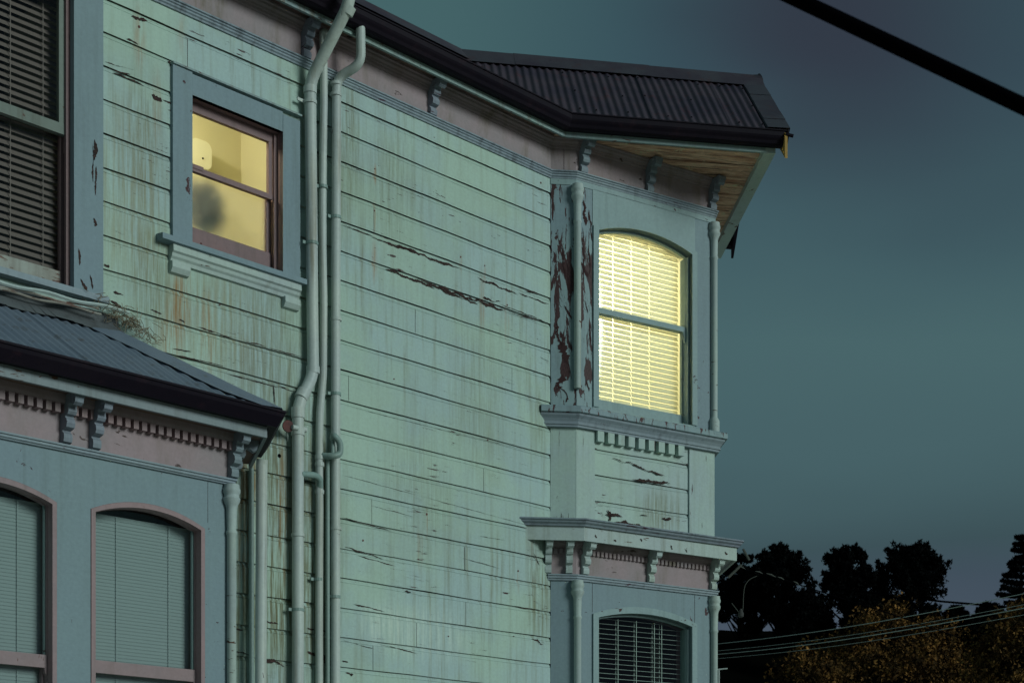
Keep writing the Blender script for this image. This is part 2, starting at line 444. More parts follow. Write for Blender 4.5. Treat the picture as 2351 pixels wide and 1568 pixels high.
def room(fr, parent, u0, u1, w0, w1, z0, z1, hole, mat, name='room_interior'):
    mb = MB(); hu0, hu1, hz0, hz1 = hole
    mb.quad((u0,w1,z0),(u1,w1,z0),(u1,w1,z1),(u0,w1,z1))
    mb.quad((u0,w0,z0),(u0,w1,z0),(u0,w1,z1),(u0,w0,z1)); mb.quad((u1,w0,z0),(u1,w1,z0),(u1,w1,z1),(u1,w0,z1))
    mb.quad((u0,w0,z0),(u1,w0,z0),(u1,w1,z0),(u0,w1,z0)); mb.quad((u0,w0,z1),(u1,w0,z1),(u1,w1,z1),(u0,w1,z1))
    for a, b, c, d in ((u0, hu0, z0, z1), (hu1, u1, z0, z1), (hu0, hu1, z0, hz0), (hu0, hu1, hz1, z1)):
        mb.quad((a,w0,c),(b,w0,c),(b,w0,d),(a,w0,d))
    return part(name, mb, mat, fr, parent)

def blind(fr, parent, u0, u1, z0, z1, w, pitch, width, tilt, mat, cords=(), jit=0.0, name='venetian_blind', cmat=None, seed=3):
    rnd = random.Random(seed); mb = MB(); z = z1; t = R(tilt)
    while z > z0:
        a = t + R(rnd.uniform(-1, 1)*jit); dz0 = rnd.uniform(-1,1)*jit*.0006; dz1 = rnd.uniform(-1,1)*jit*.0006
        pr = []
        for i in range(5):
            q = (i/4 - .5)*width; c = .0035*(1 - (2*i/4-1)**2)
            pr.append((w + q*math.cos(a) + c*math.sin(a), q*math.sin(a) + c*math.cos(a)))
        cuts = [u0] + ([c for q in cords for c in (q-.0035, q+.0035)] if cmat else []) + [u1]
        for ca_, cb_ in zip(cuts[::2], cuts[1::2]):
            vs = []
            for u in (ca_, cb_):
                dz = dz0 + (dz1-dz0)*(u-u0)/(u1-u0)
                vs += [(u, ww, z + zz + dz) for ww, zz in pr]
            mb.add(vs, [(j, j+1, 5+j+1, 5+j) for j in range(4)])
        z -= pitch
    mb.box(u0, u1, w-width*.45, w+width*.45, z0-.03, z0-.012)
    ob = part(name, mb, mat, fr, parent, smooth=False)
    for u in (() if cmat else cords):
        mb = MB(); wf = max(.012, width*abs(math.cos(t))*.6)
        mb.quad((u, w-wf, z0-.01), (u+.006, w-wf, z0-.01), (u+.006, w-wf, z1+.01), (u, w-wf, z1+.01))
        if width > .045: mb.quad((u+.014, w+wf, z0-.01), (u+.019, w+wf, z0-.01), (u+.019, w+wf, z1+.01), (u+.014, w+wf, z1+.01))
        part('ladder_cord', mb, cmat or mat, fr, parent)
    return ob

def cracks(specs, fr, w, name='split_paint', label=None, seed=5, mat=None):
    """jagged splits where paint and timber have come away: list of (px,py,px2,py2,max half thickness in m)"""
    rnd = random.Random(seed); mb = MB()
    for (x0, y0, x1, y1, th) in specs:
        a = fr.at(x0, y0, w); b = fr.at(x1, y1, w); n = max(10, int(math.dist(a, b)/.008))
        n = min(n, 220); top = []; bot = []
        ph = rnd.random()*100
        du, dz = b[0]-a[0], b[1]-a[1]; ln = math.hypot(du, dz) or 1; nx, nz = -dz/ln, du/ln
        for i in range(n+1):
            t = i/n; u = a[0]+du*t; z = a[1]+dz*t
            env = min(1, 5*t, 5*(1-t))
            k = max(.06, .5 + .9*noise.noise(Vector((t*n*.04, ph, 0))) + .6*noise.noise(Vector((t*n*.16, ph, 3))) + .55*noise.noise(Vector((t*n*.7, ph, 6))))
            e = th*env*k; j = th*.9*noise.noise(Vector((t*n*.09, ph, 9)))
            top.append((u+nx*(e+j), z+nz*(e+j))); e2 = th*env*max(.05, .4 + .8*noise.noise(Vector((t*n*.06, ph, 13))) + .6*noise.noise(Vector((t*n*.5, ph, 17)))); bot.append((u-nx*(e2-j), z-nz*(e2-j)))
        m_ = len(top)
        vs = [(u, w, z) for u, z in top] + [(u, w, z) for u, z in bot]
        mb.add(vs, [(i, i+1, m_+i+1, m_+i) for i in range(m_-1)])
    return part(name, mb, mat or m_crack, fr, label=label)

def bracket(fr, u, w, ztop, H=.29, P=.17, wid=.075, mat=None, name='bracket'):
    prof = [(0,0),(P,0),(P,-.13*H),(.97*P,-.22*H),(.84*P,-.27*H),(.72*P,-.22*H),(.62*P,-.19*H),(.55*P,-.25*H),(.57*P,-.36*H),(.50*P,-.42*H),
            (.36*P,-.43*H),(.36*P,-.47*H),(.44*P,-.52*H),(.47*P,-.60*H),(.42*P,-.68*H),(.28*P,-.71*H),(.18*P,-.72*H),(.18*P,-.76*H),(.27*P,-.80*H),
            (.29*P,-.88*H),(.26*P,-.97*H),(.10*P,-H),(0,-H)]
    mb = MB(); mb.prism([(w - o, ztop + z) for o, z in prof], u, u+wid)
    mb.box(u-.006, u+wid+.006, w-P-.006, w-P+.045, ztop-.035, ztop-.002)
    return part(name, mb, mat or m_blue, fr)

def colonnette(fr, u, w, z0, z1, r=.033, base=True, cap=True, mat=None, label=None):
    pr = []
    if base: pr += [(r*1.6, z0), (r*1.6, z0+.13), (r*1.35, z0+.145), (r*1.0, z0+.165), (r, z0+.18)]
    else: pr += [(r*.9, z0), (r, z0+.01)]
    if cap:
        pr += [(r, z1-.36), (r*1.18, z1-.35), (r*1.18, z1-.335), (r, z1-.325), (r*1.12, z1-.2), (r*1.12, z1-.17), (r*1.35, z1-.145), (r*1.75, z1-.12),
               (r*1.85, z1-.10), (r*1.6, z1-.085), (r*1.62, z1-.07), (r*1.85, z1-.055), (r*1.85, z1-.035), (r*1.65, z1-.02), (r*1.65, z1)]
    else: pr += [(r, z1)]
    mb = MB(); mb.lathe((u, w), pr); return part('colonnette', mb, mat or m_white, fr, smooth=True, label=label)

# =================================================================== MAIN WALL
# small lit window opening, in wall coordinates
sw = dict(u0=M.u(436), u1=M.u(652), z0=M.z(612, 612), z1=M.z(440, 221))
lw = dict(u0=M.u(-420), u1=M.u(176), z0=M.z(0, 618), z1=7.74)
bay_u1 = M.u(528, -.68)                                   # front corner of the left bay
boardsM = boards(M, -9.0, 0.0, 0.0, 7.945, [(sw['u0'], sw['u1'], sw['z0'], sw['z1']), (lw['u0'], lw['u1'], lw['z0'], lw['z1'])], seed=2)
part('siding_wall', boardsM, m_sid, M)
# vertical butt joints of single boards
jm = MB()
for px, k in ((853, 13), (1067, 14), (956, 15), (1069, 16), (956, 17), (856, 18), (430, 0), (858, 3), (953, 6), (1175, 7), (640, 14), (575, 16), (1110, 11), (800, 9)):
    u = M.u(px); zt = ZJ - k*BH
    jm.box(u, u+.0035, -.0012, .004, zt-BH+.002, zt-.038)
part('board_joints', jm, m_crack, M)
# hull behind: thin closing walls so no light leaks
hull = MB()
back = [Mleft, P0, C1, C2, C3, C3 - M.U*9 - Vector((3, -2)), Mleft + M.W*7]
inner = []
hp = [M.P(-9, .35).xy, M.P(-.1, .35).xy, (C1 + L.W*.35 + L.U*.05), (C2 + L.W*.35 - L.U*.25), C3 + Vector((-.1, 0)), back[5], back[6]]
for a, b in ((2,3),):
    pass
for i in range(3, 7):
    a = Vector(back[i]) if i < 7 else None; b = Vector(back[(i+1) % 7])
    hull.quad((a.x, a.y, 0), (b.x, b.y, 0), (b.x, b.y, 8.25), (a.x, a.y, 8.25))
hull.poly([(p[0], p[1], 8.0) for p in back])
part('rear_wall', hull, m_green, None)

# corner strip of the L and N faces, siding on both below the sill
JL = L.z(1365, 1029)
ZSILL = L.z(1324, 975, -.10)                              # underside of the sill cove
ZPOR = L.z(1336, 1186, -.27)                              # top of lower cornice
ulp0, ulp1 = L.u(1365), L.u(1582)
part('siding_panel', boards(L, ulp0-.02, ulp1+.02, ZPOR-.15, ZSILL+.02, [], zj=JL, w=.012, seed=4), m_sidL, L)
# pilaster boards
mb = MB(); mb.box(0, LN, -.004, .02, ZPOR-.15, ZSILL+.02); part('corner_board', mb, m_green, N)
mb = MB(); mb.box(0.0, ulp0, -.006, .03, ZPOR-.15, ZSILL+.02); part('corner_board', mb, m_green, L)
mb = MB(); mb.box(ulp1, LL-.03, -.006, .03, ZPOR-.15, ZSILL+.02)
mb.prism([(0,0)]*0 or [(-.006, ZPOR-.15), (.03, ZPOR-.15), (.03, ZSILL+.02), (-.006, ZSILL+.02)], LL-.03, LL-.002)
part('corner_board', mb, m_green, L)
mb = MB(); mb.box(0, 9, -.002, .02, 0, 8.3); part('siding_wall', mb, m_green, BK)

# ------------------------------------------------- upper face with the lit window (L)
zs_top = 7.885
g0, g1 = L.u(1365, .05), L.u(1579, .05)
z_sill_top = L.z(1600, 980, -.02)
zspr = (L.z(1367.7, 536, .05) + L.z(1575, 587, .05))/2; zpk = L.z(1445, 530, .05)
hole = arch(g0, g1, z_sill_top+.01, zspr, zpk)
mb = MB(); arch_wall(mb, L.u(1359), L.u(1594), z_sill_top-.02, zs_top, hole, -.012, .05)
part('window_surround', mb, m_bluehead, L)
mb = MB(); mb.box(0.004, L.u(1359), -.006, .05, z_sill_top-.02, zs_top); part('corner_board', mb, m_peel, L, label='corner board left of the lit window with dark red bare patches')
mb = MB(); mb.box(L.u(1594), LL-.004, -.006, .05, z_sill_top-.02, zs_top); part('corner_board', mb, m_blue, L)
mb = MB(); mb.box(0.002, LN-.002, -.006, .05, z_sill_top-.02, zs_top); part('corner_board', mb, m_peel, N, label='canted corner board with dark red bare patches')

def arch_inset(u0, u1, z0, zs, zp, d, n=18): return arch(u0+d, u1-d, z0, zs-d*.6, zp-d, n)
def sash_window(fr, nm, label, u0, u1, z0, zs, zp, w, cas, mcas, msash, zm, sashw=.045, rail=.05, pane_mat=None, cas_w=-.02, horn=True, lower_pane=None, brail=.10):
    """double-hung sash; arched if zp > zs. Returns the window part (its casing)."""
    pane_mat = pane_mat or m_glass
    arched = zp > zs + .01
    def ol(d, zb):
        return arch(u0+d, u1-d, zb, zs - d*.5, zp - d) if arched else [(u0+d, zb), (u0+d, zs-d), (u1-d, zs-d), (u1-d, zb)]
    c = MB(); c.ring(ol(0, z0), ol(-cas, z0), cas_w, w+.02)
    c.box(u0-.002, u0+.02, w-.03, w+.09, z0, zs-.02); c.box(u1-.02, u1+.002, w-.03, w+.09, z0, zs-.02)
    win = part(nm, c, mcas, fr, label=label)
    s = MB(); s.ring(ol(sashw, zm), ol(.004, zm), w, w+.035)
    s.box(u0+.004, u1-.004, w, w+.035, zm-rail*.5, zm+rail*.5)
    part('upper_sash', s, msash, fr, win)
    s = MB(); a, b = u0+.012, u1-.012; wl = w+.042
    s.box(a, a+sashw, wl, wl+.035, z0, zm+rail*.4); s.box(b-sashw, b, wl, wl+.035, z0, zm+rail*.4)
    s.box(a+sashw, b-sashw, wl, wl+.035, z0, z0+brail); s.box(a+sashw, b-sashw, wl, wl+.035, zm-rail*.4, zm+rail*.4)
    part('lower_sash', s, msash, fr, win)
    if horn:
        for x, sg in ((u0+.004, 1), (u1-.004, -1)):
            h = MB(); h.slab([(x, zm-rail*.5), (x, zm-rail*.5-.11), (x+sg*.02, zm-rail*.5-.105), (x+sg*.03, zm-rail*.5-.08), (x+sg*.028, zm-rail*.5-.05), (x+sg*.042, zm-rail*.5-.03), (x+sg*.045, zm-rail*.5)], w+.001, w+.034)
            part('sash_horn', h, msash, fr, win)
    p = MB(); o = ol(sashw-.006, zm); p.poly([(x, w+.017, z) for x, z in o]); part('pane', p, pane_mat, fr, win)
    p = MB(); p.quad((a+sashw-.005, wl+.017, z0+brail-.01), (b-sashw+.005, wl+.017, z0+brail-.01), (b-sashw+.005, wl+.017, zm), (a+sashw-.005, wl+.017, zm))
    part('pane', p, lower_pane or pane_mat, fr, win)
    return win

zm = L.z(1365, 711, .07)
litw = sash_window(L, 'window', 'arched sash window glowing yellow behind a closed white venetian blind', g0, g1, z_sill_top+.012, zspr, zpk, .055, .062, m_bluehead, m_bluehead, zm,
                   sashw=.022, rail=.05, cas_w=-.024, brail=.115)
zb0 = L.z(1361, 918, .15)
blind(L, litw, g0+.012, g1-.030, zb0-.05, zpk+.03, .165, .0485, .051, 69, m_slatlit, cords=(g0+.08, g0+.30, g0+.52, g0+.74), cmat=slat('lit_cord', (.85,.85,.75), .75))
room(L, litw, g0-.35, g1+.12, .24, 2.6, z_sill_top-.5, zpk+.35, (g0-.002, g1+.002, z_sill_top, zpk+.05), m_roomlit)
# reveal between sash and room
mb = MB(); o1 = arch(g0-.003, g1+.003, z_sill_top, zspr, zpk+.002); n = len(o1)
mb.add([(u, .05, z) for u, z in o1] + [(u, .245, z) for u, z in o1], [(i, i+1, n+i+1, n+i) for i in range(n-1)] + [(0, n, 2*n-1, n-1)])
mb.ring(o1, [(o1[0][0]-.01, o1[0][1])] + [(u, zpk+.36) for u, z in o1[1:-1]] + [(o1[-1][0]+.01, o1[-1][1])], .235, .239)
part('window_reveal', mb, m_roomlit, L, litw)

# sill band running round N and L
prof_lip = [(-.01, ZSILL+.185), (.105, ZSILL+.175), (.118, ZSILL+.165), (.118, ZSILL+.118), (.10, ZSILL+.112), (-.01, ZSILL+.112)]
chain = [P0 - M.U*.0 - M.U*.001, C1*0 + C1, C2, C2 + BK.U*1.2]
stub = P0 - N.U*.10
chainN = [stub, C1, C2, C2 + BK.U*1.2]
mb = sweep(MB(), chainN, [(-.01, ZSILL+.19), (.108, ZSILL+.182), (.12, ZSILL+.17), (.12, ZSILL+.122), (.104, ZSILL+.116), (-.01, ZSILL+.116)])
part('sill', mb, m_peelM, label='wide sill under the lit window with flaking paint')
mb = sweep(MB(), chainN, [(-.01, ZSILL+.114), (.098, ZSILL+.114), (.094, ZSILL+.098), (.072, ZSILL+.075), (.056, ZSILL+.05), (.052, ZSILL+.034), (.06, ZSILL+.034), (.058, ZSILL+.022), (.046, ZSILL+.018), (.044, ZSILL), (-.01, ZSILL)])
part('sill_moulding', mb, m_mould)
# dentil row under the sill
dm = MB(); x0, x1 = L.u(1371.4, -.04), L.u(1579, -.04)
for i in range(9):
    a = x0 + (x1-x0)*(i/9.0) + .004; dm.box(a, a+(x1-x0)/9*.62, -.042, .008, ZSILL-.098, ZSILL+.005)
part('dentil_row', dm, m_green, L)

# mouldings, frieze, crown of the main cornice : M - N - L
main_chain = [Mleft, P0, C1, C2, C2 + BK.U*8.5]
mb = sweep(MB(), main_chain, [(-.02, 8.002), (.040, 8.002), (.042, 7.990), (.030, 7.985), (.034, 7.972), (.024, 7.966), (.026, 7.952), (.016, 7.944), (.014, 7.932), (-.02, 7.932)])
part('moulding', mb, m_mould)
mb = sweep(MB(), [P0 - M.U*.0, P0, C1, C2, C2 + BK.U*8.5][1:], [(-.02, 7.930), (.012, 7.930), (.012, 7.878), (-.02, 7.878)])
part('architrave', mb, m_bluehead)
mb = sweep(MB(), main_chain, [(-.02, 8.24), (.006, 8.24), (.006, 8.0), (-.02, 8.0)])
part('frieze', mb, m_pink)
mb = sweep(MB(), main_chain, [(-.02, 8.298), (.075, 8.298), (.075, 8.284), (.060, 8.278), (.056, 8.262), (.038, 8.250), (.034, 8.234), (.024, 8.232), (.022, 8.214), (.012, 8.208), (-.02, 8.206)])
part('crown_moulding', mb, m_pink)

# eaves geometry
def fpt(px, py, z):
    y = (z-EYE)*FP/(HY-py); return Vector(((px-CX)/FP*y, y))
ZF = 8.24
I0 = fpt(1293.8, 316.6, ZF); E0 = fpt(1755.4, 353.3, ZF); B1 = fpt(1640, 581.6, ZF)
dA = (E0-I0).normalized(); dB = (B1-E0).normalized(); nM = -M.W
offM = (I0-P0).dot(nM)
Ml = Mleft + nM*offM
# B eave ends at the far corner of the little gable
B2 = E0 + dB*2.62
eave = [Ml, I0, E0, B2]
nB = Vector((dB.y, -dB.x)); nA = Vector((dA.y, -dA.x))
# soffit over the long wall (narrow) and over the bay
sf = MB(); zsf = 8.299
a = Mleft - nM*.1; b = P0 - nM*.1
sf.poly([(Ml.x, Ml.y, zsf), (I0.x, I0.y, zsf), (P0.x, P0.y, zsf), (b.x, b.y, zsf), (a.x, a.y, zsf)])
part('soffit', sf, m_soffitM)
def boarded(mbx, A, Bp, nb, zz):
    pass
# bay soffit as tongue boards parallel to eave A, in a frame along A
AF = Frame(I0, math.degrees(math.atan2(dA.x, dA.y)))
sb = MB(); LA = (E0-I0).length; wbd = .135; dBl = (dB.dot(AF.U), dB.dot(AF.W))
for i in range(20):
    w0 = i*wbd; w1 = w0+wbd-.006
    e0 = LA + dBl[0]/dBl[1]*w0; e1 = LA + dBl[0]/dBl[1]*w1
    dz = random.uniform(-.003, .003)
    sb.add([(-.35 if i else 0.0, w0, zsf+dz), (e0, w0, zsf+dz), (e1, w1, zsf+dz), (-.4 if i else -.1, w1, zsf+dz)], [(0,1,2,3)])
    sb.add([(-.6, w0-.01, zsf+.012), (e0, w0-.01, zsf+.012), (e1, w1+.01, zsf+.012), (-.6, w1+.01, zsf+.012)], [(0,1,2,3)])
part('soffit', sb, m_soffit, AF, label='bare brown soffit boards over the lit bay, orange lamp glow painted into them')
# fascia
mb = sweep(MB(), [Ml, I0], [(0, ZF), (.024, ZF), (.024, 8.36), (0, 8.36)]); part('fascia', mb, m_fascia)
mb = sweep(MB(), [I0 + dA*.0, E0], [(0, ZF), (.024, ZF), (.024, 8.36), (0, 8.36)]); part('fascia', mb, m_fascia)
mb = sweep(MB(), [E0 + dA*.0 - dB*.02, B2], [(-.012, ZF-.002), (.10, ZF-.002), (.10, 8.38), (-.012, 8.38)]); part('fascia', mb, m_white, label='pale green end fascia of the small gable')
# gutters (ogee) : M and A
gp = [(.026, 8.285), (.085, 8.278), (.11, 8.292), (.122, 8.315), (.140, 8.335), (.150, 8.352), (.150, 8.392), (.160, 8.396), (.160, 8.406), (.142, 8.406), (.142, 8.36), (.110, 8.318), (.085, 8.30), (.026, 8.305)]
mb = sweep(MB(), [Ml, I0, E0 + dA*.17], gp); part('gutter', mb, m_gut)
# roof A : small gable
GAP = .13; ZR0 = 8.41
gl = lambda p, o: p + nA*o
Ga = E0 + dA*.17 + nA*GAP                     # gutter end where the verge starts
hw = 1.20                                     # half width of the gable
zR = 9.44
tanA = (zR - ZR0)/hw
UPV = dB / dB.dot(-nA)                        # up the slope, parallel to the end fascia
RA = Ga + UPV*hw                               # ridge end (plan)
# valley start (at gutter corner) and ridge meets the long roof
I1 = I0 + nA*GAP*1.0
mtI = (nM + nA); mtI = mtI / mtI.dot(nM); I1 = I0 + mtI*GAP
V0 = Vector((RA.x, RA.y)) - dA*3.05
wM = (V0 - P0).dot(M.W); wG = (I1 - P0).dot(M.W); tanM = (zR - ZR0)/(wM - wG)
def corr(org, du, dn, tan, s0, s1, v0f, v1f, pitch=.076, amp=.0082, sheet=.76, rows=3, sag=0.0, seed=1):
    """corrugated sheet: org plan point + z0, du along the eave, dn uphill (plan), tan = slope"""
    rnd = random.Random(seed); mb = MB(); n = int((s1-s0)/pitch*8); ln = math.sqrt(1+tan*tan)
    nx = Vector((-dn.x*tan, -dn.y*tan, 1.0)).normalized(); cols = []
    for i in range(n+1):
        s = s0 + (s1-s0)*i/n; a, b = v0f(s), v1f(s)
        if b < a+.002: cols.append(None); continue
        sh = int(s/sheet) % 2; h = amp*math.sin(2*math.pi*s/pitch) + (.005 if sh else 0) + .004*noise.noise(Vector((s*1.3, seed, 0)))
        col = []
        for r in range(rows+1):
            v = a + (b-a)*r/rows
            q = Vector((org.x + du.x*s + dn.x*v, org.y + du.y*s + dn.y*v, org.z + tan*v)) + nx*(h + .004*noise.noise(Vector((s*.9, v*2, seed))))
            col.append(q)
        cols.append(col)
    for c0, c1 in zip(cols, cols[1:]):
        if c0 and c1:
            b = len(mb.v); mb.v += [tuple(q) for q in c0] + [tuple(q) for q in c1]
            mb.f += [(b+r, b+r+1, b+rows+1+r+1, b+rows+1+r) for r in range(rows)]
    return mb
# front slope of gable A. s measured from I1 along dA
oA = Vector((I1.x, I1.y, ZR0)); sE = (Ga - I1).dot(dA); sV = (V0 - UPV*hw - I1).dot(dA)
up = UPV
mb = corr(oA, dA, up, tanA, sV+.05, sE, lambda s: 0 if s >= 0 else hw*(s/sV), lambda s: hw-.01, seed=1)
part('roof', mb, m_roofA, smooth=True, label='dark corrugated iron roof over the lit bay')
nl = MB(); up3 = Vector((up.x, up.y, tanA)); rnd = random.Random(17); d3_ = Vector((dA.x, dA.y, 0)); nrA = d3_.cross(up3).normalized(); nrA = nrA if nrA.z > 0 else -nrA
for v in (.10, .52, 1.0):
    k = 0
    while k*.228 < sE-.2:
        q = oA + d3_*(k*.228+.076*.25 + rnd.choice((0,0,.076))) + up3*(v+rnd.uniform(-.03,.03)) + nrA*.010
        if rnd.random() < .8: nl.tube([q, q+nrA*.010], [.011,.006], 6)
        k += 1
part('roofing_nails', nl, m_gut)
oA2 = Vector((I1.x + up.x*2*hw, I1.y + up.y*2*hw, ZR0))
mb = corr(oA2, dA, -up, tanA, sV+.05, sE, lambda s: 0, lambda s: hw-.01, rows=1, seed=2)
part('roof', mb, m_roofA, smooth=True)
# long wall roof slope
sl = MB()
lf = Mleft + nM*(-wG); rid = Mleft + M.W*wM
sl.poly([(lf.x, lf.y, ZR0), (I1.x, I1.y, ZR0), (V0.x, V0.y, zR), (rid.x, rid.y, zR)])
far = rid + M.W*4.5; v2 = V0 + M.W*4.5
sl.poly([(rid.x, rid.y, zR), (V0.x, V0.y, zR), (v2.x, v2.y, zR-.8), (far.x, far.y, zR-.8)])
part('roof', sl, m_roofA)
# capping along both ridges, with lapped joints
cp = MB()
def capping(mb, a, b, z0, r=.055, n=10, wing=.10, tan=.8, nrm=None, laps=()):
    a3, b3 = Vector((a.x, a.y, z0)), Vector((b.x, b.y, z0)); d = (b3-a3); ln = d.length; d.normalize()
    sd = Vector((d.y, -d.x, 0)); pr = [(wing+.05, -(wing+.05)*tan*.95 - .0)]
    for i in range(n+1):
        t = math.pi*i/n; pr.append((r*math.cos(t)*.9, .012 + r*math.sin(t)*.75))
    pr.append((-(wing+.05), -(wing+.05)*tan*.95))
    edges = [0.0, *laps, ln]
    for i, (s0, s1) in enumerate(zip(edges, edges[1:])):
        e = .004 if i % 2 else 0; bs = len(mb.v); m_ = len(pr)
        for s in (s0, s1 + .02):
            for o, z in pr: mb.v.append(tuple(a3 + d*s + sd*(o*(1+e*3)) + Vector((0, 0, z+e+.02))))
        mb.f += [(bs+k, bs+k+1, bs+m_+k+1, bs+m_+k) for k in range(m_-1)]
capping(cp, V0 - dA*.02, RA - dA*.0, zR, tan=tanA, laps=(.55, 1.9))
capping(cp, rid, V0 + M.U*.03, zR, tan=tanM, laps=(2.4, 4.8, 7.0))
part('ridge_cap', cp, m_cap, smooth=True)
# curled end of the ridge cap
mb = MB(); e3 = Vector((RA.x, RA.y, zR+.02)); mb.tube([e3 - Vector((dA.x,dA.y,0))*.10, e3, e3 + Vector((dA.x,dA.y,0))*.02 + Vector((0,0,.008))], [.05,.062,.068], 12)
part('ridge_end', mb, m_cap, smooth=True)
# verge capping: flat flashing on the right edge of the roof
vg = MB(); d3 = Vector((dA.x, dA.y, 0)); u3 = Vector((UPV.x, UPV.y, tanA)); g3 = Vector((Ga.x, Ga.y, ZR0)); nr = d3.cross(u3).normalized()
if nr.z < 0: nr = -nr
for i in range(6):
    t0, t1 = hw*i/6, hw*(i+1)/6
    for (o0, h0), (o1, h1) in (((-.19,.004),(-.185,.022)), ((-.185,.022),(.03,.028)), ((.03,.028),(.03,-.05))):
        j = .004*math.sin(i*2.1)
        vg.add([g3+d3*o0+u3*t0+nr*(h0+j), g3+d3*o1+u3*t0+nr*(h1+j), g3+d3*o1+u3*t1+nr*(h1), g3+d3*o0+u3*t1+nr*(h0)], [(0,1,2,3)])
part('verge_flashing', vg, m_cap)
# barge boards under both verges
bg = MB()
for (base, inn) in ((Ga, UPV), (Ga + UPV*2*hw, -UPV)):
    for t0, t1 in ((-.04, hw),):
        a = Vector((base.x, base.y, ZR0)) + Vector((inn.x, inn.y, tanA))*t0; b = Vector((base.x, base.y, ZR0)) + Vector((inn.x, inn.y, tanA))*t1
        bg = MB()
        for off in (0,):
            q = [a+Vector((0,0,-.24)), b+Vector((0,0,-.24)), b+Vector((0,0,-.012)), a+Vector((0,0,-.012))]
            s3 = Vector((dA.x, dA.y, 0))*.026
            bg.add([p - s3 for p in q] + [p for p in q], [(0,1,2,3),(4,5,6,7),(0,1,5,4),(1,2,6,5),(2,3,7,6),(3,0,4,7)])
        if inn == UPV: part('barge_board', bg, m_yellow, label='raw yellowish barge board end below the gutter corner')
        else: part('barge_board', bg, m_gut)

# pediment wall behind the barge, far side gutter
pd = MB(); q0 = E0 + nB*.08; q1 = B2 + nB*.08; qm = (q0+q1)/2
pd.poly([(q0.x,q0.y,8.36),(q1.x,q1.y,8.36),(qm.x,qm.y,zR-.03)]); part('gable_wall', pd, m_green)
mb = MB(); fg0 = Ga + UPV*(2*hw+.10); p_a = Vector((fg0.x, fg0.y, 8.33)); p_b = p_a - Vector((dA.x, dA.y, 0))*3
mb.tube([p_a, p_b], .07, 10); part('gutter', mb, m_gut)
# gutter end stop
mb = MB(); ge = E0 + dA*.17; c3 = Vector((ge.x, ge.y, 0))
pts = [(c3 + Vector((nA.x, nA.y, 0))*o + Vector((0,0,z))) for o, z in [(.0,8.27),(.09,8.262),(.13,8.29),(.166,8.35),(.166,8.412),(.0,8.412)]]
mb.add([p for p in pts] + [p + Vector((dA.x,dA.y,0))*.012 for p in pts], [tuple(range(6)), tuple(range(11,5,-1))] + [(i,(i+1)%6,6+(i+1)%6,6+i) for i in range(6)])
mb.tube([c3+Vector((nA.x,nA.y,0))*.165+Vector((dA.x,dA.y,0))*-.02+Vector((0,0,8.36)), c3+Vector((nA.x,nA.y,0))*.175+Vector((dA.x,dA.y,0))*.05+Vector((0,0,8.345))], .016, 8)
part('gutter_end', mb, m_gut)

# brackets on the upper cornice
for px in (-95, 250, 690, 981): bracket(M, M.u(px, 0), 0, 8.285, H=.285, P=.165, mat=m_purple)
bracket(L, L.u(1329), 0, 8.285, mat=m_purple); bracket(L, L.u(1481), 0, 8.285, mat=m_purple); bracket(L, L.u(1631)-.03, 0, 8.285, mat=m_purple)
# frieze seam on the N face
mb = MB(); mb.box(LN*.52, LN*.52+.004, -.0075, .0, 8.0, 8.2); part('frieze_seam', mb, m_crack, N)

# colonnettes of the upper bay
c_uN, c_uL = LN, LL
zc1 = L.z(1322, 429); 
colonnette(L, 0.0+.0, -.028, L.z(1318, 890, -.03), zs_top-.01, base=False, label='slender colonnette left of the lit window with its foot rotted off')
colonnette(L, LL-.02, -.022, ZSILL+.175, zs_top-.01)

# =================================================================== LOWER BAY (below the lit window)
ZC_T, ZC_F1, ZC_F0 = L.z(1336, 1187, -.27), L.z(1336, 1206, -.21), L.z(1336, 1240, -.2)
ZM1, ZM0 = L.z(1336, 1319, -.04), L.z(1336, 1333, -.03)
low_plan = [P0 - N.U*.34, C1, C2, C2 + BK.U*1.0]
mb = sweep(MB(), low_plan, [(-.02, ZC_T+.02), (.262, ZC_T), (.268, ZC_T-.014), (.252, ZC_T-.022), (.248, ZC_T-.036), (.228, ZC_T-.050), (.222, ZC_T-.066), (.205, ZC_F1), (-.02, ZC_F1)])
part('cornice_crown', mb, m_purple)
mb = sweep(MB(), low_plan, [(-.02, ZC_F1-.002), (.200, ZC_F1-.002), (.200, ZC_F0), (.178, ZC_F0), (.178, ZC_F0+.03), (-.02, ZC_F0+.03)])
part('cornice_fascia', mb, m_white)
zdt = ZC_F0 + .03
mb = sweep(MB(), [P0, C1, C2, C2 + BK.U*1.0], [(-.02, ZC_F0+.028), (.05, ZC_F0+.028), (.045, ZC_F0+.0), (.02, ZC_F0-.03), (.012, ZC_F0-.045), (.008, ZC_F0-.10), (.006, ZM1), (-.02, ZM1)])
part('frieze', mb, m_pink)
mb = sweep(MB(), [P0 - N.U*.03, C1, C2, C2 + BK.U*1.0], [(-.02, ZM1+.002), (.046, ZM1), (.046, ZM1-.012), (.034, ZM1-.018), (.036, ZM1-.034), (.024, ZM1-.040), (.022, ZM0), (-.02, ZM0)])
part('moulding', mb, m_mould)
dd = MB(); zd = ZC_F0 - .045; n = 34; du = (LL-.05)/n
for i in range(n):
    dd.box(.03+du*i, .03+du*i+du*.6, -.034, -.004, zd-.045, zd)
part('dentil_row', dd, m_pink, L)
dd = MB()
for i in range(4): dd.box(.03+i*.05, .03+i*.05+.03, -.034, -.004, zd-.045, zd)
part('dentil_row', dd, m_pink, N)
hb = ZC_F0 + .026 - ZM1 - .002
for uu in (N.u(1250), N.u(1303)-.02): bracket(N, uu, -.004, ZC_F0+.026, H=hb, P=.16, wid=.06, mat=m_white)
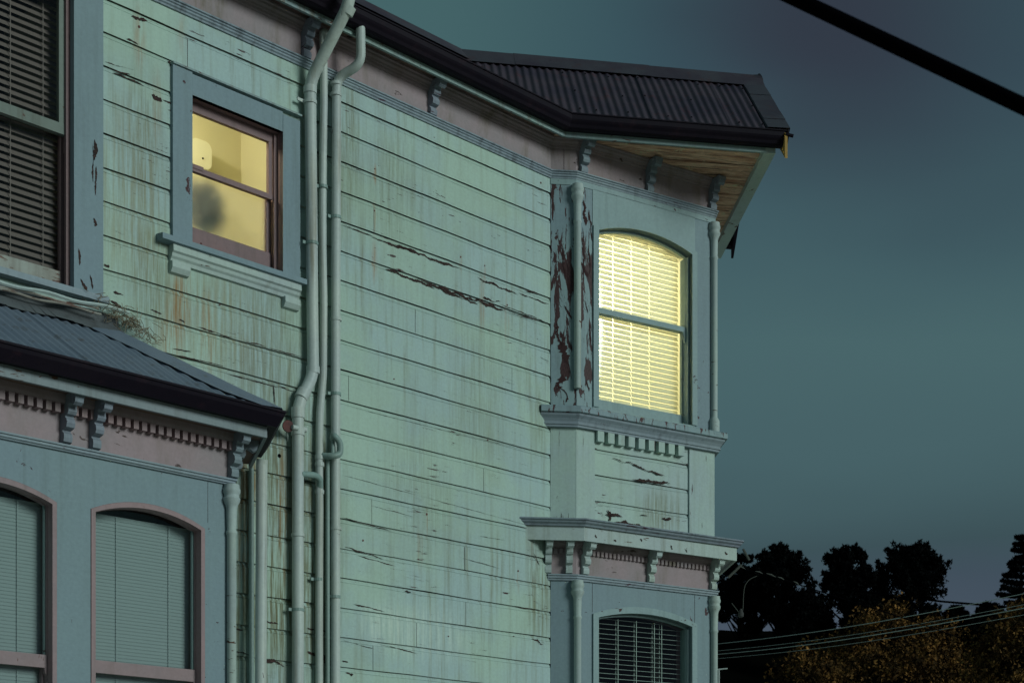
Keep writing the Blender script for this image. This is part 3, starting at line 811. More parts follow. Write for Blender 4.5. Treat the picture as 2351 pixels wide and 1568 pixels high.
for uu in (L.u(1333), L.u(1484), L.u(1633)-.03): bracket(L, uu, -.004, ZC_F0+.026, H=hb, P=.165, wid=.065, mat=m_white)
# lower window wall
lg0, lg1 = L.u(1364.5, .05), L.u(1579, .05)
lzs = (L.z(1367, 1418, .05) + L.z(1575, 1441, .05))/2; lzp = L.z(1440, 1408, .05); zlow = 1.2
lh = arch(lg0, lg1, zlow+.3, lzs, lzp)
mb = MB(); arch_wall(mb, 0.004, LL-.004, 0.0, ZM0, lh, -.004, .05); part('bay_wall', mb, m_blue, L)
mb = MB(); mb.box(0.002, LN-.002, -.004, .05, 0, ZM0); part('bay_wall', mb, m_blue, N)
fz = MB()
for a, b in ((L.u(1359), .0025), (L.u(1594), .0025)): fz.box(a, a+b, -.0065, -.002, L.z(1359, 1405) if a < .5 else lzs+.02, ZM0)
part('board_seam', fz, m_crack, L)
lwin = sash_window(L, 'window', 'arched sash window at the foot of the picture with an open tangled venetian blind in the dark', lg0, lg1, zlow+.3, lzs, lzp, .055, .062, m_bluehead, m_bluehead, lzs-1.05, sashw=.022, cas_w=-.022)
blind(L, lwin, lg0+.02, lg1-.02, zlow+.5, lzs+.02, .15, .047, .046, 10, slat('open_slat', (.62,.70,.66), .1), cords=(lg0+.1, lg0+.33, lg0+.55, lg0+.77, lg0+.86), jit=1.8, seed=11)
room(L, lwin, lg0-.3, lg1+.2, .23, 2.2, zlow, lzp+.3, (lg0, lg1, zlow+.3, lzp), m_dark)
mb = MB(); o1 = arch(lg0-.003, lg1+.003, zlow+.29, lzs, lzp+.002); n = len(o1)
mb.add([(u, .05, z) for u, z in o1] + [(u, .235, z) for u, z in o1], [(i, i+1, n+i+1, n+i) for i in range(n-1)])
part('window_reveal', mb, m_pinkdk, L, lwin)
mb = MB(); mb.box(L.u(1497,.5), L.u(1521,.5), .5, .53, 2.4, L.z(1497, 1462, .5)); part('cupboard_panel', mb, paint('dull_board', (.16,.15,.13), (.13,.12,.11)), L, lwin)
colonnette(L, 0.0, -.028, .4, ZM0-.002, r=.034); colonnette(L, LL-.02, -.022, .4, ZM0-.002, r=.034)

# spikes and torn flashing on the cornice
mb = MB(); rnd = random.Random(4)
for i in range(9):
    u = N.u(1277 + i*3.4, -.06); h = rnd.uniform(.03, .10); mb.tube([(u, -.06, ZC_T-.01), (u+rnd.uniform(-.01,.01), -.05, ZC_T+h)], [.004, .0012], 5)
part('bird_spikes', mb, m_crack, N)
mb = MB(); e = L.P(LL+.20, -.20, 0); e.z = ZC_T-.07; mb.tube([e, e + Vector((.05, -.02, -.10)), e + Vector((.06,-.02,-.115))], .013, 6); part('gutter_strap', mb, m_grip)

# =================================================================== SMALL LIT WINDOW on M
s0, s1, z0, z1 = sw['u0'], sw['u1'], sw['z0'], sw['z1']
cu0, cu1 = M.u(397, -.03), M.u(689, -.03); uin0, uin1 = M.u(442, -.03), M.u(650, -.03)
ztc = M.z(442, 170, -.03); zhc = M.z(442, 218, -.03); zsl = M.z(373, 533, -.06)
cas = MB()
cas.box(cu0, uin0, -.03, .012, z0-.10, ztc+.015); cas.box(uin1, cu1, -.03, .012, z0-.12, ztc-.02); cas.box(uin0+.002, uin1-.002, -.028, .012, zhc, ztc)
swin = part('window', cas, m_blue, M, label='small sash window lit yellow with a frosted lower pane')
mb = MB(); mb.box(cu0-.005, cu1+.01, -.045, .01, ztc+.016, ztc+.03); part('head_flashing', mb, m_fascia, M, swin)
# jambs + head lining
j = MB(); wj = .17
j.box(uin1, uin1+.03, -.026, wj, z0-.02, zhc); j.box(uin0-.03, uin0, -.026, wj, z0-.02, zhc); j.box(uin0, uin1, -.026, wj, zhc, zhc+.03)
j.box(uin1-.03, uin1, .045, .065, z0, zhc); j.box(uin0, uin1, .02, wj, z0-.05, z0-.0)
part('jamb', j, m_pinkdk, M, swin)
zmr = M.z(442, 388, .08); zgt = M.z(442, 258, .08); zgb = M.z(442, 523, .1); ug1 = M.u(613, .09)
s = MB(); s.box(uin0, uin1-.03, .066, .10, zgt, zhc-.002); s.box(ug1, uin1-.03, .068, .10, zmr, zgt); s.box(uin0, uin1-.03, .064, .10, zmr-.022, zmr+.018)
s.box(uin0+.06, uin0+.16, .058, .066, zmr+.0, zmr+.03)
part('upper_sash', s, m_pinkdk, M, swin)
s = MB(); s.box(uin0, uin1-.015, .09, .14, z0-.002, zgb); s.box(ug1+.006, uin1-.015, .106, .14, zgb, zmr); 
part('lower_sash', s, m_pinkdk, M, swin)
p = MB(); p.quad((uin0, .085, zmr), (ug1+.01, .085, zmr), (ug1+.01, .085, zgt+.01), (uin0, .085, zgt+.01)); part('pane', p, m_glass, M, swin)
p = MB(); p.box(uin0, ug1+.012, .118, .124, zgb-.01, zmr); part('pane', p, m_frost, M, swin, label='frosted lower pane')
sl_ = MB(); zs0 = M.z(373.5, 533, -.085); ua, ub = M.u(373.5, -.085), M.u(705, -.085)
sl_.prism([(.02, zs0+.012), (-.085, zs0), (-.088, zs0-.042), (-.07, zs0-.045), (.02, zs0-.045)], ua, ub)
part('sill', sl_, m_blue, M, swin)
ap = MB(); a0, a1 = M.u(396, -.05), M.u(690, -.05); zt = zs0-.046
ap.prism([(.01, zt), (-.062, zt), (-.066, zt-.05), (-.05, zt-.062), (-.044, zt-.085), (-.03, zt-.10), (-.024, zt-.125), (.01, zt-.13)], a0, a1)
for q0, q1 in ((a0, a0+.16), (a1-.15, a1)):
    ap.prism([(.01, zt-.12), (-.05, zt-.12), (-.052, zt-.165), (-.03, zt-.20), (.01, zt-.21)], q0, q1)
part('apron', ap, m_white, M, swin)
# room behind it
uc = M.u(553, 1.15)
rm = room(M, swin, uin0-.9, uc, .20, 1.15, z0-1.2, z1+.75, (uin0-.002, uin1+.002, z0-.02, zhc+.01), m_room)
rv = MB(); rv.box(uin0-.03, uin0-.003, wj-.001, .205, z0-.03, zhc+.03); rv.box(uin1+.003, uin1+.03, wj-.001, .205, z0-.03, zhc+.03); rv.box(uin0-.03, uin1+.03, wj-.001, .205, zhc+.005, zhc+.035)
part('room_lining', rv, m_room, M, swin)
# hand-dryer-like cream box on the inner wall (a thing of its own)
fx = thing('wall_heater', 'cream rounded plastic box fixed to the wall inside the small lit window', 'wall heater', (0,0,0))
wfx = 1.15; fa, fzt = M.at(436, 320, .98); fb, fzb = M.at(489, 398, .98)
fxl = M.P(fa, 1.15, fzb); fx.location = fxl; fx.rotation_euler = (0, 0, M.rot)
mb = MB(); W_, H_ = fb-fa, fzt-fzb+.04
def rrect(w, h, r, n=6):
    out = []
    for cx, cz, a0_ in ((w-r, r, -90), (w-r, h-r, 0), (r, h-r, 90), (r, r, 180)):
        for i in range(n+1):
            t = R(a0_ + 90*i/n); out.append((cx + r*math.cos(t), cz + r*math.sin(t)))
    return out
o = rrect(W_, H_, .07); mb.slab(o, -.12, -.004)
o2 = [(W_/2+(x-W_/2)*.9, H_/2+(z-H_/2)*.93) for x, z in o]; mb.slab(o2, -.17, -.121)
ob = mesh_obj('casing', mb, m_fix); ob.parent = fx
mb = MB(); mb.tube([(W_*.55, -.171, H_*.36), (W_*.55, -.176, H_*.36)], .008, 12); ob = mesh_obj('button', mb, m_black); ob.parent = fx
# plant behind the frosted pane
pl = thing('potted_plant', 'dark green leafy plant blurred behind the frosted lower pane', 'plant', (0,0,0))
pu, pz = M.at(472, 500, .22); pl.rotation_euler = (0, 0, M.rot); pl.location = M.P(pu-.01, .225, pz+.02)
mb = MB(); rnd = random.Random(12)
for i in range(300):
    a = rnd.random()*6.28; el = rnd.uniform(-1.3, 1.4); r = rnd.uniform(.04, .17)
    r *= 1.0; c = Vector((math.cos(a)*math.cos(el)*r*1.15, math.sin(a)*math.cos(el)*r*.22, .07+math.sin(el)*r*1.2-.03*math.cos(el)))
    t = Vector((rnd.uniform(-1,1), rnd.uniform(-.5,.5), rnd.uniform(-1,1))).normalized()*.045; b = t.cross(Vector((rnd.random(), rnd.random(), 1))).normalized()*.022
    mb.add([c-t, c+b, c+t, c-b], [(0,1,2,3)])
ob = mesh_obj('foliage', mb, m_leafin); ob.parent = pl
mb = MB(); mb.lathe((0,0), [(.04,-.14),(.05,-.04),(.055,-.03),(.045,-.03)]); ob = mesh_obj('pot', mb, m_leafin); ob.parent = pl

# =================================================================== LARGE DARK WINDOW upper left on M
z0, z1 = lw['z0'], lw['z1']; a0, a1 = lw['u0'], lw['u1']
ca = MB(); cR0, cR1 = M.u(170, -.04), M.u(220, -.04)
ca.box(cR0, cR1, -.04, .012, z0-.02, z1+.12); ca.box(cR1+.001, M.u(238, -.03), -.026, .012, z0-.04, 7.93)
ca.box(a0-.15, a0+.02, -.04, .012, z0-.02, z1+.12); ca.box(a0+.02, cR0, -.038, .012, z1-.01, z1+.12)
bwin = part('window', ca, m_peelM if False else m_blue, M, label='large dark sash window at the upper left with tilted venetian blinds')
j = MB(); uj = M.u(170, -.03)
j.box(uj, uj+.03, -.035, .2, z0-.02, z1); j.box(M.u(152, .02), uj, .02, .045, z0, z1); part('jamb', j, m_pinkdk, M, bwin)
zr_ = M.z(0, 243, .05); s = MB(); ugu = M.u(135, .05); uge = M.u(152, .05)
s.box(ugu, uge, .046, .085, zr_-.02, z1); s.box(a0, uge, .044, .085, zr_-.045, zr_+.03); s.box(a0, uge, .046, .085, z1-.06, z1-.001); s.box(a0, a0+.06, .046, .085, zr_, z1)
part('upper_sash', s, m_oldsash, M, bwin)
h = MB(); x = uge; h.slab([(x-.005, zr_-.045), (x-.005, zr_-.16), (x+.02, zr_-.175), (x+.04, zr_-.17), (x+.05, zr_-.10), (x+.05, zr_-.045)], .03, .08); part('sash_horn', h, m_pinkdk, M, bwin)
s = MB(); s.box(M.u(138, .09), uge+.02, .09, .125, z0, zr_-.02); part('lower_sash', s, m_pinkdk, M, bwin)
s = MB(); zbr = M.z(0, 583, .09); s.box(a0, M.u(138,.09)-.001, .088, .125, z0-.01, zbr); part('bottom_rail', s, m_old, M, bwin)
p = MB(); p.quad((a0,.065,zr_),(ugu+.01,.065,zr_),(ugu+.01,.065,z1),(a0,.065,z1)); part('pane', p, m_glass, M, bwin)
p = MB(); p.quad((a0,.108,zbr-.01),(M.u(139,.1),.108,zbr-.01),(M.u(139,.1),.108,zr_),(a0,.108,zr_)); part('pane', p, m_glass, M, bwin)
blind(M, bwin, a0+.05, M.u(150,.17), z0+.14, z1, .17, .052, .056, 56, m_slatd, cords=(M.u(95,.17), M.u(20,.17)))
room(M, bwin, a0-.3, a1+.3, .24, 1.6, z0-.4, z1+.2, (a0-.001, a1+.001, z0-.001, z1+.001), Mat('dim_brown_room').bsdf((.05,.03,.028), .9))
rv = MB(); rv.box(a1, a1+.02, .0, .245, z0-.02, z1); rv.box(a0-.02, a1, .0, .245, z1, z1+.02); part('room_lining', rv, m_pinkdk, M, bwin)
s = MB(); zsa = M.z(0, 622, -.075); s.prism([(.03, zsa+.05), (-.07, zsa+.035), (-.075, zsa-.012), (.03, zsa-.012)], a0-.2, M.u(252, -.075)); part('sill', s, m_mould, M, bwin)

# cables and the straw under its sill
for i, (dy, w, e) in enumerate(((0, -.10, 296), (9, -.085, 226), (17, -.09, 232))):
    pts = []
    for k in range(26):
        t = k/25; px = -60 + (e+60)*t; y = 648+dy + px*.235 + 2.5*math.sin(px*.045+i*2) + (10*max(0, t-.88)*8 if i == 0 else 0)*-.1
        u, z = M.at(px, y, w); pts.append((u, w, z))
    mb = MB(); mb.tube(pts, .009 if i else .014, 6)
    part('cable', mb, m_white if i == 0 else m_old, M, smooth=True)
nest = MB(); rnd = random.Random(8); uN, zN = M.at(283, 742, -.05)
for i in range(250):
    t = rnd.random(); u = uN + rnd.gauss(0, .13); zz = zN - (u-uN)*.30 + rnd.gauss(0, .035) + .02; w = -.05 - abs(rnd.gauss(0, .035))
    a = rnd.uniform(0, 6.28); l = rnd.uniform(.03, .11); d = Vector((math.cos(a), rnd.uniform(-.3,.3), math.sin(a)*.7))*l*.5
    c = Vector((u, w, zz)); k = Vector((rnd.uniform(-1,1), 0, rnd.uniform(-1,1)))*.012
    nest.tube([c-d, c+k, c+d], .0022, 3, cap=False)
no = mesh_obj('bird_nest', nest, m_straw); no.location = (P0.x, P0.y, 0); no.rotation_euler = (0,0,M.rot)
tag(no, 'straggly straw nest stuffed between the left window sill and the grey iron roof', 'bird nest')

# =================================================================== LEFT BAY (lower left)
BW = -.68
F2 = Frame(M.P(0, BW).xy, 44.3)                            # bay front face
bu1 = F2.u(529)
sd = Vector((math.sin(R(-16)), math.cos(R(-16))))
cBay = F2.P(bu1, 0).xy
tW = -(cBay - P0).dot(M.W)/sd.dot(M.W)
cWall = cBay + sd*tW
left = F2.P(-9.0, 0).xy
bplan = [left, cBay, cWall]
ZSB = 4.60; zx = lambda y, px=367, w=0: F2.z(px, y, w)
ZMb1, ZMb0 = F2.z(367, 1065, -.03), F2.z(367, 1079, -.03)
zd1 = F2.z(367, 983, -.03); zd0 = F2.z(367, 1000, -.03)
mb = sweep(MB(), bplan, [(-.02, ZMb1), (.046, ZMb1), (.046, ZMb1-.012), (.034, ZMb1-.016), (.036, ZMb1-.030), (.024, ZMb1-.036), (.022, ZMb0), (-.02, ZMb0)]); part('moulding', mb, m_mould)
zfb = (F2.z(604, 1011.5, -.22) + F2.z(0, 858, -.22))/2; zft = (F2.z(605, 983, -.22) + F2.z(0, 829.7, -.22))/2
ZSB = zfb + .03
mb = sweep(MB(), bplan, [(-.02, ZSB+.01), (.085, ZSB+.01), (.08, zd1+.03), (.072, zd1+.010), (.012, zd1+.008), (.008, zd1-.05), (.006, ZMb1), (-.02, ZMb1)]); part('frieze', mb, m_pink)
dd = MB(); u = F2.u(-80); pit = F2.u(181, 0) - F2.u(158.5, 0); pit = (F2.u(2235*.15625) - F2.u(1870*.15625))/3 * 1.0
while u < bu1 - .04:
    dd.box(u, u+pit*.60, -.066, -.004, zd0+.0, zd1+.010); u += pit
part('dentil_row', dd, m_pinkd2, F2)
mb = sweep(MB(), bplan, [(.22, zfb), (.245, zfb), (.245, zft+.05), (.22, zft+.05)]); part('fascia', mb, paint('grey_fascia_paint', (.24,.275,.30), (.215,.26,.28), grime=(.10,.09,.08), gr=.6, chip=.09, chipmap=(3,3,12), chipcol=(.06,.03,.02)))
# soffit
s3 = MB()
def offs(pl, o):
    out = []
    for i, p in enumerate(pl):
        d0 = (pl[i]-pl[i-1]).normalized() if i else (pl[1]-pl[0]).normalized(); d1 = (pl[i+1]-pl[i]).normalized() if i < len(pl)-1 else d0
        n0 = Vector((d0.y,-d0.x)); n1 = Vector((d1.y,-d1.x)); m_ = n0+n1; out.append(p + m_/m_.dot(n0)*o)
    return out
ou = offs(bplan, .222)
s3.poly([(p.x, p.y, ZSB) for p in (bplan[0], bplan[1], bplan[2])] + [(p.x, p.y, ZSB) for p in reversed(ou)]); part('soffit', s3, m_soffitM)
ZG = zft - .005
zrim = (F2.z(0, 775, -.36) + F2.z(640, 945, -.36))/2
gpb = [(.246, ZG+.02), (.246, ZG-.002), (.31, ZG-.008), (.335, ZG+.03), (.355, ZG+.06), (.362, zrim-.02), (.372, zrim-.014), (.372, zrim), (.352, zrim), (.350, ZG+.09), (.325, ZG+.05), (.30, ZG+.02)]
mb = sweep(MB(), [left, cBay, cWall - sd*.06], gpb); part('gutter', mb, m_gut, label='deep dark gutter along the roof of the lower left bay')
for px in (136, 203, 521): bracket(F2, F2.u(px), -.004, ZSB, H=ZSB-ZMb1-.004, P=.2, wid=.062, mat=m_purple)
mb = MB(); 
# bracket on the side face
SF = Frame(cBay, -16.0); bracket(SF, .06, -.004, ZSB, H=ZSB-ZMb1-.004, P=.2, wid=.06, mat=m_purple)
# bay roof
uH, zW = M.at(240, 738, 0); zW = (M.z(0, 690) + M.z(240, 740))/2 - .02
ro = offs(bplan, .335)
rb = ro[1]; zE = zrim - .005; wE = (rb - P0).dot(M.W); tanB = (zW - zE)/(-wE)
uB = (rb-P0).dot(M.U)
oB = Vector((rb.x, rb.y, zE))
mb = corr(oB, M.U, M.W, tanB, -6.0, 0.0, lambda s: 0, lambda s: min(-wE, -wE*(s/(uH-uB)) if s < 0 else 0), rows=4, seed=5)
part('roof', mb, m_roofB, smooth=True, label='grey corrugated iron hip roof over the lower left bay')
hipT = M.P(uH, 0, zW); hipB = Vector((rb.x, rb.y, zE)); rs = ro[2]
mb = MB(); mb.poly([tuple(hipB), (rs.x, rs.y, zE), tuple(hipT)]); part('roof', mb, m_roofB)
# hip capping: smooth wide flashing
hc = MB(); upn = Vector((0,0,1)); hd = (hipT-hipB)
f_in = -Vector((M.U.x, M.U.y, 0))                                      # across front slope, along the eave
nF = Vector((-M.W.x*tanB, -M.W.y*tanB, 1)).normalized()
seg = 10
for i in range(seg):
    t0, t1 = i/seg, (i+1)/seg
    wa = .30*(1-t0)+.06; wb = .30*(1-t1)+.06
    wa = .34; wb = .34
    j0 = .006*noise.noise(Vector((i*.9,0,0))); j1 = .006*noise.noise(Vector(((i+1)*.9,0,0)))
    a, b = hipB+hd*t0, hipB+hd*t1
    hc.add([a+nF*(.03+j0), b+nF*(.03+j1), b+f_in*wb+nF*(.018+j1), a+f_in*wa*(1 if i else .5)+nF*(.018+j0)], [(0,1,2,3)])
    hc.add([a+nF*(.03+j0), b+nF*(.03+j1), b+Vector((M.U.x,M.U.y,0))*.05+nF*(-.02), a+Vector((M.U.x,M.U.y,0))*.05+nF*(-.02)], [(0,1,2,3)])
part('hip_flashing', hc, m_roofB)
# apron flashing at the wall
ws = MB(); n = 60
for i in range(n):
    a, b = -9+ (uH+.1+9)*i/n, -9+(uH+.1+9)*(i+1)/n; s_ = .02*noise.noise(Vector((a*3,0,0)))
    ws.add([(a, -.022, zW+.10), (b, -.022, zW+.10), (b, -.024, zW+.03), (a, -.024, zW+.03)], [(0,1,2,3)])
    ws.add([(a, -.024, zW+.03), (b, -.024, zW+.03), (b, -.17, zW+.03-.17*tanB-.005+s_), (a, -.17, zW+.03-.17*tanB-.005+s_)], [(0,1,2,3)])
part('flashing', ws, m_lead, M)
# bay front wall with two arched windows
w2 = (F2.u(208.5), F2.u(468)); w1 = (F2.u(128)-(w2[1]-w2[0]), F2.u(128))
zsp = (F2.z(213, 1158) + F2.z(457, 1210))/2; zpk2 = F2.z(322, 1156)
zsp = F2.z(467, 1214); zpk2 = F2.z(335, 1157); 
wb = MB(); zb_ = 1.6
mid = (F2.u(128)+F2.u(209))/2
arch_wall(wb, mid, bu1-.004, 0, ZMb0, arch(w2[0], w2[1], zb_, zsp, zpk2), -.004, .05)
arch_wall(wb, w1[0]-.6, mid, 0, ZMb0, arch(w1[0], w1[1], zb_, zsp, zpk2), -.004, .05)
wb.box(-9-0, w1[0]-.6, -.004, .05, 0, ZMb0)
part('bay_wall', wb, m_blue, F2)
mb = MB(); mb.box(0.004, tW, -.002, .03, 0, ZSB); part('bay_wall', mb, m_blue, SF)
zmb = F2.z(457, 1545, .05)
for (ua_, ub_), pxr, lab in ((w2, 449, 'arched sash window of the lower left bay with a closed pale blind, nearer the downpipes'), (w1, 109, 'arched sash window of the lower left bay cut by the left picture edge')):
    wn = sash_window(F2, 'window', lab, ua_, ub_, zb_, zsp, zpk2, .055, .004, m_pinkdk, m_pinkd2, zmb-.02, sashw=.034, rail=.085, cas_w=-.008, pane_mat=m_glassB)
    blind(F2, wn, ua_-.02, F2.u(pxr-12, .148), zb_+.1, zsp-.0, .148, .024, .030, 87, m_slat, cords=(ua_+.28, ub_-.20), jit=.7)
    room(F2, wn, ua_-.1, ub_+.05, .215, .70, zb_-.2, zpk2+.1, (ua_, ub_, zb_, zpk2), m_dark)
    tr_ = MB(); tr_.box(F2.u(pxr-9, .075), F2.u(pxr-5, .075), .074, .09, zmb, zsp-.01); tr_.box(F2.u(pxr-3.5, .075), F2.u(pxr-1, .075), .070, .09, zmb, zsp-.01); part('inner_bead', tr_, m_bluehead, F2, wn)
    mb = MB(); o1 = arch(ua_-.003, ub_+.003, zb_-.01, zsp, zpk2+.002); n = len(o1)
    mb.add([(u + (.05 if u > ua_+.3 else -.05), .10, z+.03) for u, z in o1] + [(u + (.05 if u > ua_+.3 else -.05), .22, z+.03) for u, z in o1], [(i, i+1, n+i+1, n+i) for i in range(n-1)])
    part('window_reveal', mb, m_bluehead, F2, wn)
    mb = MB(); mb.ring(arch(ua_+.030, ub_-.030, zb_, zsp-.015, zpk2-.034), arch(ua_-.002, ub_+.002, zb_, zsp, zpk2), -.012, .06); part('window_lining', mb, m_pinkd2, F2, wn)
colonnette(F2, bu1-.012, -.03, .4, ZMb0-.002, r=.034)
mb = MB(); u = F2.u(476)
mb.box(u, u+.002, -.006, -.003, zsp+.05, ZMb0-.0); part('board_seam', mb, m_crack, F2)

# =================================================================== PIPES on the long wall
def pm(px, py, w): u, z = M.at(px, py, w); return (u, w, z)
def clips(mb, u, w, z, r): mb.tube([(u, w, z-.012), (u, w, z+.012)], r+.006, 14); mb.box(u-r-.035, u+r+.004, w+.01, w+.022, z-.012, z+.012)
rP = .047
P = MB(); w0 = -.075
path = [pm(803, -90, -.50), pm(803, 8, -.50), pm(712, 188, w0), pm(719, 862, w0), pm(684, 930, w0), (pm(684, 930, w0)[0], w0, 0.0)]
P.tube(wob(round_path(path, .10, 7), .004, 3), rP, 16)
p1 = part('downpipe', P, m_pipe, M, smooth=True, label='fattest pale pipe, bending out past the gutter at its top')
for a, b in (((803, 15, -.48), (795, 33, -.45)), ((712, 200, w0), (712, 216, w0)), ((712, 232, w0), (712, 240, w0)), ((718.5, 842, w0), (718.7, 858, w0)), ((684, 936, w0), (684, 960, w0)), ((684, 985, w0), (684, 1000, w0)), ((684, 1225, w0), (684, 1232, w0)), ((690, 915, w0), (699, 898, w0))):
    c = MB(); c.tube([pm(*a), pm(*b)], rP+.007, 16); part('collar', c, m_pipe, M, p1, smooth=True)
u_, _, z_ = pm(712, 235, w0); c = MB(); c.box(u_-.11, u_, w0+.02, w0+.03, z_-.012, z_+.012)
part('clip', c, m_pipe, M, p1)
P = MB(); w2_ = -.05; P.tube(round_path([pm(757, 88, -.12), pm(741, 70, -.08), pm(743, 110, w2_), pm(743, 700, w2_), pm(742, 860, w2_), pm(734, 950, w2_), pm(733, 1050, w2_), (pm(730, 1300, w2_)[0], w2_, 0)], .05, 5) if False else wob(round_path([pm(757, 88, -.12), pm(741, 70, -.08), pm(743, 110, w2_), pm(743, 700, w2_), pm(742, 860, w2_), pm(734, 950, w2_), pm(733, 1050, w2_), (pm(730, 1300, w2_)[0], w2_, 0)], .05, 5), .006, 9), .031, 12)
p2 = part('downpipe', P, m_pipe, M, smooth=True, label='thin pipe squeezed behind the fat one')
for y in (1046, 1062, 1125):
    c = MB(); c.tube([pm(733.5, y, w2_), pm(733.5, y+9, w2_)], .038, 12); part('collar', c, m_pipe, M, p2, smooth=True)
P = MB(); w3 = -.065; P.tube(round_path([pm(827.5, 58, -.27), pm(829, 148, -.27), pm(773, 180, w3), pm(771, 700, w3), (pm(770, 1100, w3)[0], w3, 0)], .09, 7), .038, 14)
p3 = part('downpipe', P, m_pipe, M, smooth=True, label='right hand pipe starting under the gutter with a kink')
for y in (190, 215, 730, 1210):
    c = MB(); c.tube([pm(771.5, y, w3), pm(771.5, y+7, w3)], .045, 14); part('collar', c, m_pipe, M, p3, smooth=True)
for px_, y, w_, r_, pp in ((771.5, 500, w3, .038, p3), (771, 905, w3, .038, p3), (769.5, 1370, w3, .038, p3), (684, 1400, w0, rP, p1), (716, 560, w0, rP, p1), (742, 430, w2_, .031, p2), (731, 1330, w2_, .031, p2)):
    c = MB(); clips(c, pm(px_, y, w_)[0], w_, pm(px_, y, w_)[2], r_); part('strap', c, m_pipeg, M, pp)
nh = MB(); rnd = random.Random(31)
for px_, y in ((861,388),(860,484),(1058,590),(1242,420),(905,870),(1113,610),(1165,700),(980,1180),(1120,1010),(320,62),(462,560),(505,700),(1190,1310),(834,1240),(580,1075),(560,640),(1030,1460),(1180,1460)):
    q = Vector(pm(px_, y, -.004)); nh.tube([q, q+Vector((0,.003,0))], rnd.uniform(.006,.011), 8)
part('nail_heads', nh, m_rustdisc, M)
# trap between the pipes and the small branches
P = MB(); P.tube(round_path([pm(764, 1008, -.10), pm(766, 998, -.17), pm(781, 1015, -.17), pm(781, 1043, -.16), pm(764, 1047, -.15), pm(738, 1046, -.06)], .05, 6), .026, 12)
P.tube(round_path([pm(750, 1044, -.06), pm(752, 1075, -.04), (pm(752, 1200, -.035)[0], -.035, 0.0)], .04, 4), .019, 10)
P.tube(round_path([pm(690, 1088, -.10), pm(724, 1091, -.09), pm(735, 1100, -.08), pm(734, 1130, w2_)], .04, 5), .026, 12)
P.tube([pm(764, 1010, -.12), pm(764, 1040, -.12)], .017, 10)
part('waste_trap', P, m_pipeg, M, smooth=True)
P = MB(); wp0 = -.42; bx = pm(600, 1060, wp0)
P.tube(round_path([pm(602, 1054, -.20), pm(601, 1066, -.19), (pm(594, 1300, -.19)[0]-0.0, -.19, 0.0)], .04, 4), .044, 14)
part('downpipe', P, m_pipe, M, smooth=True, label='downpipe nearest the left bay, dropping from its gutter corner')
P = MB(); P.tube([pm(577, 1075, -.03), (pm(577, 1200, -.03)[0], -.03, 0)], .021, 8)
part('conduit', P, m_pipeg, M, smooth=True)
# round rusty fitting and hole in the wall
lf = MB(); c0 = Vector(pm(662, 978, -.12)); ax = Vector((-.25, -.9, -.1)).normalized()
lf.tube([c0, c0 - ax*.012, c0 - ax*.05], [.045, .047, .02], 18); 
lp = part('outdoor_lamp', lf, m_rustdisc, M, smooth=True, label='rust red round lamp shade clipped beside the fat pipe')
lf = MB(); k0 = Vector(pm(671, 980, -.14)); lf.tube([k0, k0+Vector((.05,0,.0))], [.018,.022], 10); k1 = Vector(pm(697, 986, -.09)); lf.tube([k1-Vector((.02,0,0)), k1+Vector((.022,0,0))], .022, 10)
lf.tube([c0-ax*.05, Vector(pm(660, 1000, -.03)), Vector(pm(661, 1012, 0))], .008, 6); part('lamp_bracket', lf, m_pipe, M, lp, smooth=True)
mb = MB(); hc0 = Vector(pm(641.7, 1046, -.004)); mb.tube([hc0, hc0+Vector((0,.004,0))], .016, 14); part('pipe_hole', mb, m_black, M)
# splits and missing paint on the wall
sp = [(850,544,1060,618,.017), (905,562,950,580,.018),(1095,638,1190,676,.016), (1190,672,1262,700,.010), (880,615,1000,663,.02), (955,640,1165,716,.024), (1000,660,1100,700,.018),
      (1108,683,1150,697,.020), (1150,699,1262,742,.008), (785,515,860,545,.008), (1165,715,1240,738,.008), (300,38,340,50,.016), (290,90,318,103,.012), (348,218,372,236,.022), (370,228,396,240,.009),
      (258,168,335,200,.008), (262,163,300,172,.006), (240,142,310,163,.006), (385,140,400,160,.018), (400,156,445,166,.010), (260,670,284,676,.016), (252,690,285,712,.016), (345,712,372,720,.012),
      (238,608,252,612,.016), (410,735,425,741,.008), (450,750,545,778,.009), (560,782,700,822,.006), (400,815,520,842,.008), (520,858,640,890,.006), (640,885,700,908,.009), (395,800,440,808,.007),
      (627,880,630,930,.009), (785,1187,900,1219,.007), (790,1254,880,1282,.010), (820,1275,910,1300,.006), (830,1390,885,1404,.008), (930,1357,945,1361,.012), (812,1386,850,1394,.009),
      (1222,1465,1247,1478,.020), (1180,1390,1240,1400,.006), (1225,1268,1240,1300,.006), (1240,820,1262,830,.008), (1205,665,1240,676,.012), (850,1160,955,1188,.004), (785,1468,860,1490,.004), (792,1542,812,1546,.018), (785,1515,800,1520,.014),
      (870,1478,960,1500,.005), (600,1510,660,1530,.016), (610,1425,640,1433,.018), (540,1495,580,1505,.012), (538,1440,560,1446,.012), (737,1445,756,1452,.02), (738,1500,756,1530,.03), (705,1440,722,1446,.012),(705,1495,724,1504,.014),
      (785,1090,960,1137,.003), (960,1137,1262,1219,.0025), (785,930,1262,1046,.002), (1060,1280,1150,1305,.003),(1100,1230,1160,1240,.003)]
cracks(sp, M, -.0032, label='dark splits and missing paint on the long wall')
spl = [(1290,565,1296,640,.014), (1303,600,1309,690,.012), (1285,760,1300,840,.055), (1295,700,1312,735,.012), (1290,860,1300,925,.08), (1276,740,1288,800,.02), (1340,460,1345,520,.03), (1352,480,1360,560,.014), (1338,520,1341,650,.014), (1344,690,1350,720,.01), (1352,560,1357,640,.016),
       (1334,600,1350,640,.022), (1344,870,1352,900,.022), (1330,700,1333,760,.012), (1352,740,1357,790,.012)]
